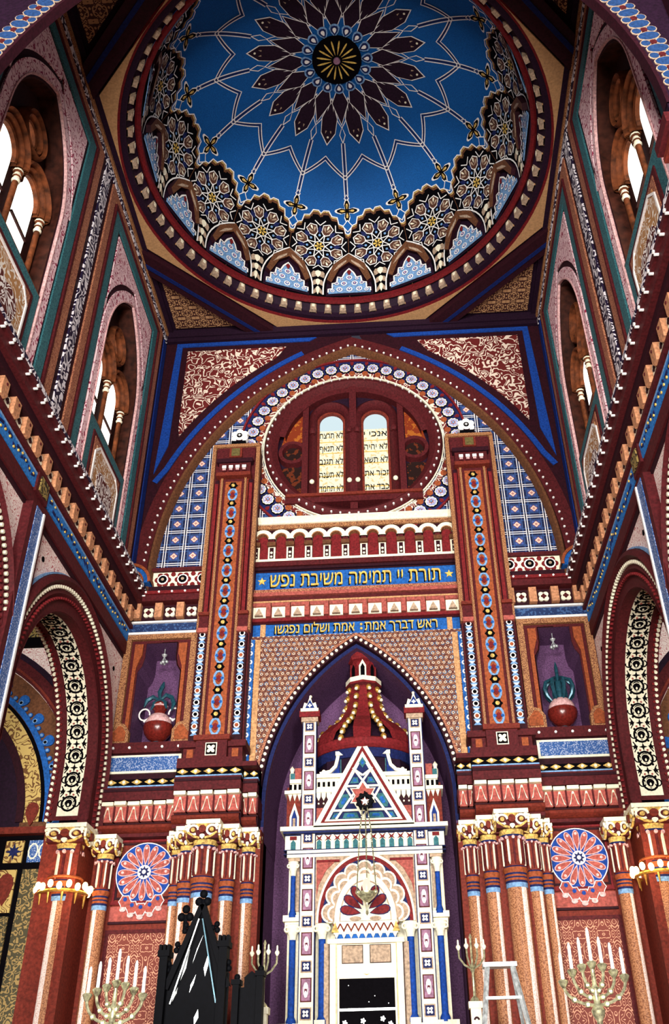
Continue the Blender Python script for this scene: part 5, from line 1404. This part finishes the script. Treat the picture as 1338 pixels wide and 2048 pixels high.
for a, z in ((-.25, 3.18), (.1, 3.05), (.28, 2.96), (.02, 2.98)): mb.plate(FK, circ(a, z, .006, 6), .13, .14, 'silver')  # tiny silver specks paint glints on the black doorway
obj('dark_doorway', mb, ak)
# ribbed dome
DC = (AX, AY+.62)
mb = MB(); mb.lathe(*DC, [(.80, 5.9), (.80, 6.3)], 'plum_dark', 8); mb.lathe(*DC, [(.86, 6.42), (.9, 6.46), (.9, 6.56), (.84, 6.6)], 'red', 32); mb.lathe(*DC, [(.78, 6.3), (.84, 6.42)], 'navy', 32); dr = obj('dome_drum', mb, ak)
mb = MB(); dp = [(.72, 6.56), (.66, 6.72), (.5, 6.88), (.32, 7.02), (.22, 7.2), (.16, 7.48), (.13, 7.8)]
mb.lathe(*DC, dp, 'plum_dark', 24); obj('dome_skin', mb, ak)
for i in range(8):
    q = 2*pi*i/8-pi/2; mb = MB(); w = (.13, .14, .13, .115, .09, .075, .06)
    vs = []
    for (r, z), ww in zip([(.87, 6.56), (.79, 6.76), (.61, 6.94), (.41, 7.08), (.30, 7.25), (.23, 7.45), (.2, 7.68)], w):
        for a, c in ((-ww, -.06), (-ww, .03), (ww, .03), (ww, -.06)):
            rr2 = r+c; vs.append((DC[0]+rr2*cos(q)-a*sin(q), DC[1]+rr2*sin(q)+a*cos(q), z))
    k = mb.add(vs)
    for j in range(6):
        for e in range(3): mb.face([k+j*4+e, k+j*4+e+1, k+j*4+e+5, k+j*4+e+4], 'red')
    rb_ = obj('dome_rib', mb, ak)
    if i in (0, 1, 7, 2, 6, 3, 5):
        mb = MB(); q2 = q+pi/8
        for j in range(9):
            f = j/8; r = .86+(.24-.86)*f**.8; z = 6.6+1.1*f**1.4
            r = [.86, .80, .71, .58, .46, .37, .31, .28, .25][j]; z = [6.6, 6.73, 6.85, 6.97, 7.07, 7.19, 7.33, 7.5, 7.66][j]
            x, y = DC[0]+r*cos(q2), DC[1]+r*sin(q2)
            mb.ball(x, y, z, .05, 'gilt', 8, 1.1); mb.ball(x+.04*cos(q2), y+.04*sin(q2), z-.035, .03, 'cream', 6)
        obj('gilt_crocket_row', mb, rb_)
mb = MB(); mb.lathe(*DC, [(.21, 7.64), (.24, 7.7, 'maroon'), (.30, 7.73), (.30, 7.77, 'cream'), (.3, 7.85, 'cream'), (.25, 7.86), (.22, 7.88), (.19, 7.94), (.19, 8.16), (.25, 8.19), (.28, 8.27), (.25, 8.36), (.14, 8.43), (0, 8.45)], 'red', 8); lt = obj('lantern', mb, ak)
for i in range(8):
    q = 2*pi*i/8-pi/2; mb = MB(); Fk = lambda a, b, c, q=q: (DC[0]+(.2+c)*cos(q)-a*sin(q), DC[1]+(.2+c)*sin(q)+a*cos(q), b)
    mb.plate(Fk, [(-.06, 7.87), (-.06, 8.06), (0, 8.17), (.06, 8.06), (.06, 7.87)], -.02, .02, 'cream' if i == 0 else 'red'); mb.plate(Fk, [(-.035, 7.87), (-.035, 8.03), (0, 8.1), (.035, 8.03), (.035, 7.87)], -.02, .03, 'black'); obj('lantern_arch', mb, lt)

# ================================================================== LOOSE THINGS
# hanging eternal lamp
lp = thing('hanging_lamp', 'brass eternal lamp hanging on three chains before the ark', 'lamp', (.14, 12.9, 4.0))
lx, ly = .14, 12.9
mb = MB(); mb.tube([(lx, 13.375, 5.56), (lx, ly, 5.56), (lx, ly, 5.5)], .012, 'ebony', 6); obj('bracket', mb, lp)
mb = MB(); FL_ = lambda a, b, c: (lx+a, ly-c, b)
mb.torus((lx, ly, 5.42), .085, .032, 'ebony', 18, 6, 'y'); mb.plate(FL_, star2(0, 5.42, .065, .026, 5), -.01, .02, 'white')
for i in range(9): q = 2*pi*i/9; mb.ball(lx+.11*cos(q), ly, 5.42+.11*sin(q), .026, 'ebony', 6)
obj('wreath', mb, lp, label='black wreath around a white star')
for q in (-1, 0, 1):
    mb = MB(); pts = [(lx+q*.03, ly+(.04 if q == 0 else -.02), 5.34), (lx+q*.08, ly+(.08 if q == 0 else -.03), 5.0), (lx+q*.13, ly+(.12 if q == 0 else -.05), 4.22)]
    mb.tube(pts, .008, 'brass', 5)
    for j in range(9): f = j/8; mb.ball(lx+q*(.05+.1*f), ly+(.1 if q == 0 else -.04), 5.2-.9*f, .012, 'brass', 6)
    obj('chain', mb, lp)
mb = MB(); mb.lathe(lx, ly, [(0, 3.92), (.02, 3.95), (.012, 4.0), (.02, 4.08), (.06, 4.11), (.12, 4.16), (.14, 4.19), (.14, 4.21), (.09, 4.22), (.0, 4.22)], 'brass', 20)
for q in (0, 2.1, 4.2): mb.ball(lx+.14*cos(q-.5), ly+.14*sin(q-.5), 4.2, .032, 'brass', 8)
obj('bowl', mb, lp)
mb = MB(); mb.lathe(lx, ly, [(.045, 4.22), (.06, 4.29), (.045, 4.36), (.03, 4.38)], 'flame_glass', 12); obj('light_glass', mb, lp)

# urns and niche lamps
def urn(s):
    side = 'left' if s < 0 else 'right'
    x, y = s*3.35, 14.33; z0 = 6.78
    t = thing('urn', 'red lacquered urn with %s in the %s niche' % ('white scroll handles and dark drooping leaves' if s < 0 else 'a tall blue-green leafy crown', side), 'urn', (x, y, z0))
    k = 1.15
    mb = MB(); mb.lathe(x, y, [(.10, z0), (.11, z0+.03), (.05, z0+.06), (.04, z0+.12), (.07, z0+.16)], 'verdigris', 16); obj('foot', mb, t)
    mb = MB(); mb.lathe(x, y, [(.06, z0+.15), (.15, z0+.2), (.22, z0+.29), (.245, z0+.38), (.235, z0+.44), (.21, z0+.46)], 'varnish', 24); obj('bowl', mb, t)
    mb = MB(); mb.lathe(x, y, [(.21, z0+.455), (.215, z0+.49), (.19, z0+.55), (.14, z0+.61), (.1, z0+.63)], 'pink', 24); obj('shoulder', mb, t)
    if s < 0:
        mb = MB(); mb.lathe(x, y, [(.1, z0+.62), (.09, z0+.68), (.12, z0+.72), (.115, z0+.76), (.13, z0+.8), (.11, z0+.83), (.04, z0+.86)], 'varnish', 20); mb.torus((x, y, z0+.77), .12, .015, 'pink', 20); obj('neck', mb, t)
        for q in (-1, 1):
            mb = MB(); mb.tube([(x+q*(.25+.09*cos(a)), y-.02, z0+.63+.1*sin(a)) for a in [2*pi*i/14*.9-2.4 for i in range(15)]], .014, 'white', 6); mb.ball(x+q*.24, y-.02, z0+.52, .025, 'white', 8); obj('handle', mb, t)
        for pts in ([(0, .86), (-.02, 1.0), (.02, 1.12), (.03, 1.2)], [(-.01, .86), (-.12, .92), (-.22, .86), (-.25, .74)], [(.01, .86), (.1, .95), (.2, .9), (.25, .78), (.22, .66)], [(0, .88), (-.08, .8), (-.13, .68)], [(.02, .88), (.1, .8), (.13, .7)]):
            mb = MB(); mb.tube([(x+a, y-.06-.1*(1.0-b), z0+b) for a, b in pts], [.02]+[.04]*(len(pts)-2)+[.012], 'verdigris', 6); obj('leaf', mb, t)
    else:
        for i in range(8):
            q = 2*pi*i/8+.2; mb = MB(); mb.tube([(x+r*cos(q), y+r*sin(q), z0+b) for r, b in ((.13, .58), (.21, .68), (.25, .80), (.22, .92), (.12, .98), (.03, .94))], [.012, .03, .036, .032, .024, .01], 'verdigris', 6); obj('leaf', mb, t)
        mb = MB(); mb.lathe(x, y, [(.05, z0+.6), (.07, z0+.8), (.05, z0+.95), (.03, z0+1.05), (.03, z0+1.2), (.0, z0+1.32)], 'verdigris', 10); obj('stem', mb, t)
    n = thing('niche_lamp', 'small hanging glass lamp at the top of the %s niche' % side, 'lamp', (x, y-.1, 8.25), 'little niche lamps')
    xx, yy = x, y-.1
    mb = MB(); mb.tube([(xx, yy, 8.62), (xx, yy, 8.42)], .008, 'silver', 6); mb.lathe(xx, yy, [(.0, 8.40), (.035, 8.43), (.05, 8.46), (.02, 8.48), (0, 8.48)], 'silver', 10); obj('chain', mb, n)
    for a, b, r in ((-.04, 0, .03), (.05, 0, .03), (0, -.04, .035), (.0, .04, .028)):
        mb = MB(); mb.ball(xx+a, yy+b, 8.31+.02*(a > 0), r, 'silver', 8); mb.tube([(xx+a, yy+b, 8.33), (xx, yy, 8.42)], .005, 'silver', 5); obj('glass_drop', mb, n)
urn(-1); urn(1)

# seven-branched menorahs on tall stands
def menorah(x, y, zb, hts, label, w):
    t = thing('menorah', label, 'menorah', (x, y, 1.2), 'tall seven branched menorahs')
    mb = MB(); mb.lathe(x, y, [(.22, 1.2), (.22, 1.24), (.12, 1.3), (.04, 1.4), (.03, 1.8), (.045, 1.84), (.03, 1.88), (.025, zb-.22), (.05, zb-.18), (.06, zb-.14), (.03, zb-.09), (.025, zb), (.035, zb+.03), (.02, zb+.06), (.018, zb+.18)], 'brass', 12); obj('stem', mb, t)
    for i, h in enumerate(hts):
        o = (i-3)/3*w
        mb = MB()
        if abs(o) > 1e-6:
            zlow = zb+.06-.16*abs(o)/w; zt_ = h-.26
            pts = [(x+o*sin(pi/2*j/10), y, zlow+(zt_-zlow)*(1-cos(pi/2*j/10))) for j in range(11)]
            mb.tube(pts, .014, 'brass', 6)
            for f in (2, 5): mb.ball(*pts[f], .028, 'brass', 6)
            zt = pts[-1][2]
        else: zt = zb+.2
        mb.lathe(x+o, y, [(.015, zt-.02), (.03, zt), (.045, zt+.03), (.04, zt+.04), (.02, zt+.05)], 'brass', 10); br = obj('branch', mb, t)
        mb = MB(); mb.lathe(x+o, y, [(.016, zt+.045), (.015, h-.03), (.008, h), (0, h+.005)], 'candle', 8); obj('candle', mb, br)
menorah(-1.95, 9.0, 2.5, (2.86, 2.90, 2.93, 3.0, 2.94, 2.90, 2.85), 'brass menorah with seven white candles standing left, by the dark canopied chair', .25)
menorah(2.30, 9.0, 2.54, (2.86, 2.94, 2.98, 3.06, 2.98, 2.93, 2.89), 'brass menorah with seven white candles standing at the right, past the stepladder', .27)

# small candelabra on white posts beside the ark
def candelabrum(x, y, label):
    t = thing('candelabrum', label, 'candelabrum', (x, y, 2.79), 'three branched candelabra beside the ark')
    mb = MB(); mb.lathe(x, y, [(.06, 2.79), (.05, 2.82), (.018, 2.85), (.016, 3.1), (.028, 3.12), (.014, 3.15), (.013, 3.46), (.02, 3.48), (.006, 3.52)], 'brass', 8); obj('stem', mb, t)
    for q in (-1, 1):
        for k, (dx, dy) in enumerate(((.15, 0), (.06, -.1))):
            mb = MB(); pts = [(x, y, 3.13), (x+q*dx*.6, y+dy*.6, 3.18), (x+q*dx, y+dy, 3.26), (x+q*dx*1.02, y+dy, 3.36)]
            mb.tube(pts, .012, 'brass', 6); mb.lathe(x+q*dx*1.02, y+dy, [(.012, 3.34), (.03, 3.37), (.025, 3.39), (.012, 3.40), (.01, 3.45), (0, 3.46)], 'cream', 8); obj('branch', mb, t)
    p = thing('pedestal', 'white pedestal post under the candelabrum %s of the ark doorway' % ('left' if x < 0 else 'right'), 'pedestal', (x, y, 1.2), 'white pedestals')
    mb = MB(); mb.box(x-.06, x+.06, y-.06, y+.06, 1.2, 2.72, 'cream'); obj('post', mb, p); mb = MB(); mb.box(x-.08, x+.08, y-.08, y+.08, 2.72, 2.79, 'cream'); obj('post_cap', mb, p); mb = MB(); mb.box(x-.09, x+.09, y-.09, y+.09, 1.2, 1.35, 'cream'); obj('post_base', mb, p)
    if x > 0:
        mb = MB(); Fp = lambda a, b, c: (x+a, y-.06-c, b); mb.band(Fp, arc(0, 2.6, .025, 0, pi, 8), .02, 0, .015, 'maroon_dark'); obj('post_mark', mb, p)
candelabrum(-1.07, 12.0, 'brass branched candelabrum on a white post left of the ark')
candelabrum(1.42, 12.0, 'brass branched candelabrum on a white post beside the stepladder')

# stepladder
lx0, lyf, zt = 1.60, 10.35, 2.96
ld = thing('stepladder', 'aluminium stepladder standing open in front of the right columns', 'ladder', (lx0, lyf, 1.2))
top = [(-.13, 0), (.13, 0)]
def leg(q, fr): 
    f = (zt-.03-1.2)
    return [(lx0+q*.13, lyf+fr*.06, zt-.03), (lx0+q*(.13+f*.16 if fr < 0 else .13+f*.14), lyf+fr*(.06+f*.26), 1.2)]
for fr in (-1, 1):
    for q in (-1, 1):
        a, b = leg(q, fr); mb = MB(); mb.tube([a, b], .026 if fr < 0 else .018, 'alu', 4); obj('leg', mb, ld)
        mb = MB(); mb.box(b[0]-.035, b[0]+.035, b[1]-.03, b[1]+.03, 1.2, 1.25, 'ebony'); obj('foot', mb, ld)
mb = MB(); mb.box(lx0-.17, lx0+.17, lyf-.1, lyf+.1, zt-.03, zt+.01, 'alu'); obj('top_cap', mb, ld)
for i in range(1, 6):
    f = i/6; (a0, b0), (a1, b1) = leg(-1, -1), leg(1, -1)
    p = [a0[j]+(b0[j]-a0[j])*f for j in range(3)]; r_ = [a1[j]+(b1[j]-a1[j])*f for j in range(3)]
    mb = MB(); mb.box(p[0], r_[0], p[1]-.03, p[1]+.05, p[2]-.012, p[2]+.012, 'alu'); obj('tread', mb, ld)
    if i in (2, 4):
        (a0, b0), (a1, b1) = leg(-1, 1), leg(1, 1); p = [a0[j]+(b0[j]-a0[j])*f for j in range(3)]; r_ = [a1[j]+(b1[j]-a1[j])*f for j in range(3)]
        mb = MB(); mb.tube([p, r_], .012, 'alu', 6); obj('rear_brace', mb, ld)

# dark gothic canopied chair and its lower neighbour
ch = thing('gothic_chair', 'black carved gothic chair with steep crocketed gable, left of the ark', 'chair', (-1.68, 11.0, 1.2))
FC = FB(11.0, 1, -1.68)
mb = MB(); mb.rect(FC, -.36, .36, 1.2, 3.05, -.12, -.06, 'ebony'); mb.plate(FC, [(-.32, 3.0), (.32, 3.0), (.02, 3.72)], -.12, -.07, 'ebony'); bk = obj('back_panel', mb, ch)
mb = MB()
for pts in ([(-.17, 2.98), (-.12, 3.1), (-.09, 3.3), (-.14, 3.12)], [(-.05, 3.15), (0, 3.3), (.05, 3.44), (-.01, 3.3)], [(.1, 3.02), (.13, 3.14), (.12, 3.24), (.08, 3.1)], [(-.06, 2.86), (-.02, 2.95), (.0, 3.04), (-.05, 2.94)], [(.02, 2.55), (.06, 2.62), (.05, 2.7), (.01, 2.62)], [(-.24, 2.78), (-.2, 2.86), (-.19, 2.92), (-.23, 2.85)]): mb.plate(FC, pts, -.07, -.045, 'silver')
obj('painted_glints', mb, bk)  # silver patches paint the glints on the black back
for q, zt_ in ((-1, 3.34), (1, 3.42)):
    mb = MB(); a = q*.36 if q < 0 else .30
    mb.rect(FC, a-.045, a+.045, 1.2, zt_-.1, -.14, .04, 'ebony'); mb.rect(FC, a-.065, a+.065, zt_-.12, zt_-.06, -.16, .06, 'ebony')
    for k in (-1, 0, 1): mb.rect(FC, a+k*.045-.015, a+k*.045+.015, zt_-.06, zt_, -.1, .04, 'ebony')
    obj('post', mb, ch)
for q in (-1, 1):
    mb = MB(); mb.band(FC, [(q*.34+.02, 2.9), (.02, 3.76)], .06, -.12, .0, 'ebony'); g_ = obj('gable_rafter', mb, ch)
    mb = MB(); mb.band(FC, [(q*.25-.0, 2.75), (.02+q*.02, 3.6)], .014, .0, .02, 'silver' if q < 0 else 'verdigris'); obj('rafter_glint', mb, g_)  # thin strip of lighter colour paints a glint along the rafter
    for f in (.22, .45, .68):
        mb = MB(); a, b = q*.34*(1-f)+.02, 2.9+.86*f
        for i in range(3): t_ = 2*pi*i/3+pi/2-q*.4; mb.ball(-1.68+a+q*.055+.035*cos(t_), 11.05, b+.03+.035*sin(t_), .034, 'ebony', 8)
        obj('crocket', mb, ch)
for a, b in ((.02, 3.82), (-.17, 3.66)):
    mb = MB()
    for i in range(3): t_ = 2*pi*i/3+pi/2; mb.ball(-1.68+a+.055*cos(t_), 11.05, b+.055*sin(t_), .048, 'ebony', 8)
    mb.tube([(-1.68+a, 11.05, b-.2), (-1.68+a, 11.05, b)], .025, 'ebony', 6); obj('trefoil_finial', mb, ch)
mb = MB(); mb.rect(FC, -.34, .34, 1.55, 1.66, -.1, .45, 'ebony'); obj('seat', mb, ch)
for q in (-1, 1):
    mb = MB(); mb.rect(FC, q*.3-.04, q*.3+.04, 1.2, 1.95, .36, .45, 'ebony'); mb.rect(FC, q*.3-.04, q*.3+.04, 1.88, 1.95, -.06, .45, 'ebony'); obj('arm', mb, ch)
c2_ = thing('gothic_chair', 'lower black carved chair to the right of the canopied one', 'chair', (-1.09, 11.0, 1.2))
FC = FB(11.0, 1, -1.09)
mb = MB(); mb.rect(FC, -.13, .13, 1.2, 2.9, -.1, -.05, 'ebony'); mb.plate(FC, [(-.05, 2.9), (.11, 2.9), (.11, 3.0), (.03, 3.06), (-.05, 3.0)], -.1, -.05, 'ebony'); obj('back_panel', mb, c2_)
for q, z in ((-1, 3.02), (1, 3.1)):
    mb = MB(); mb.rect(FC, q*.13-.035, q*.13+.035, 1.2, z-.08, -.12, .03, 'ebony'); mb.rect(FC, q*.13-.05, q*.13+.05, z-.1, z-.05, -.14, .05, 'ebony'); mb.ball(-1.09+q*.13, 11.05, z-.02, .035, 'ebony', 8); obj('post', mb, c2_)
mb = MB(); mb.rect(FC, -.13, .13, 1.55, 1.64, -.1, .4, 'ebony'); obj('seat', mb, c2_)
for q in (-1, 1):
    mb = MB(); mb.rect(FC, q*.11-.03, q*.11+.03, 1.2, 1.64, .33, .4, 'ebony'); obj('leg', mb, c2_)
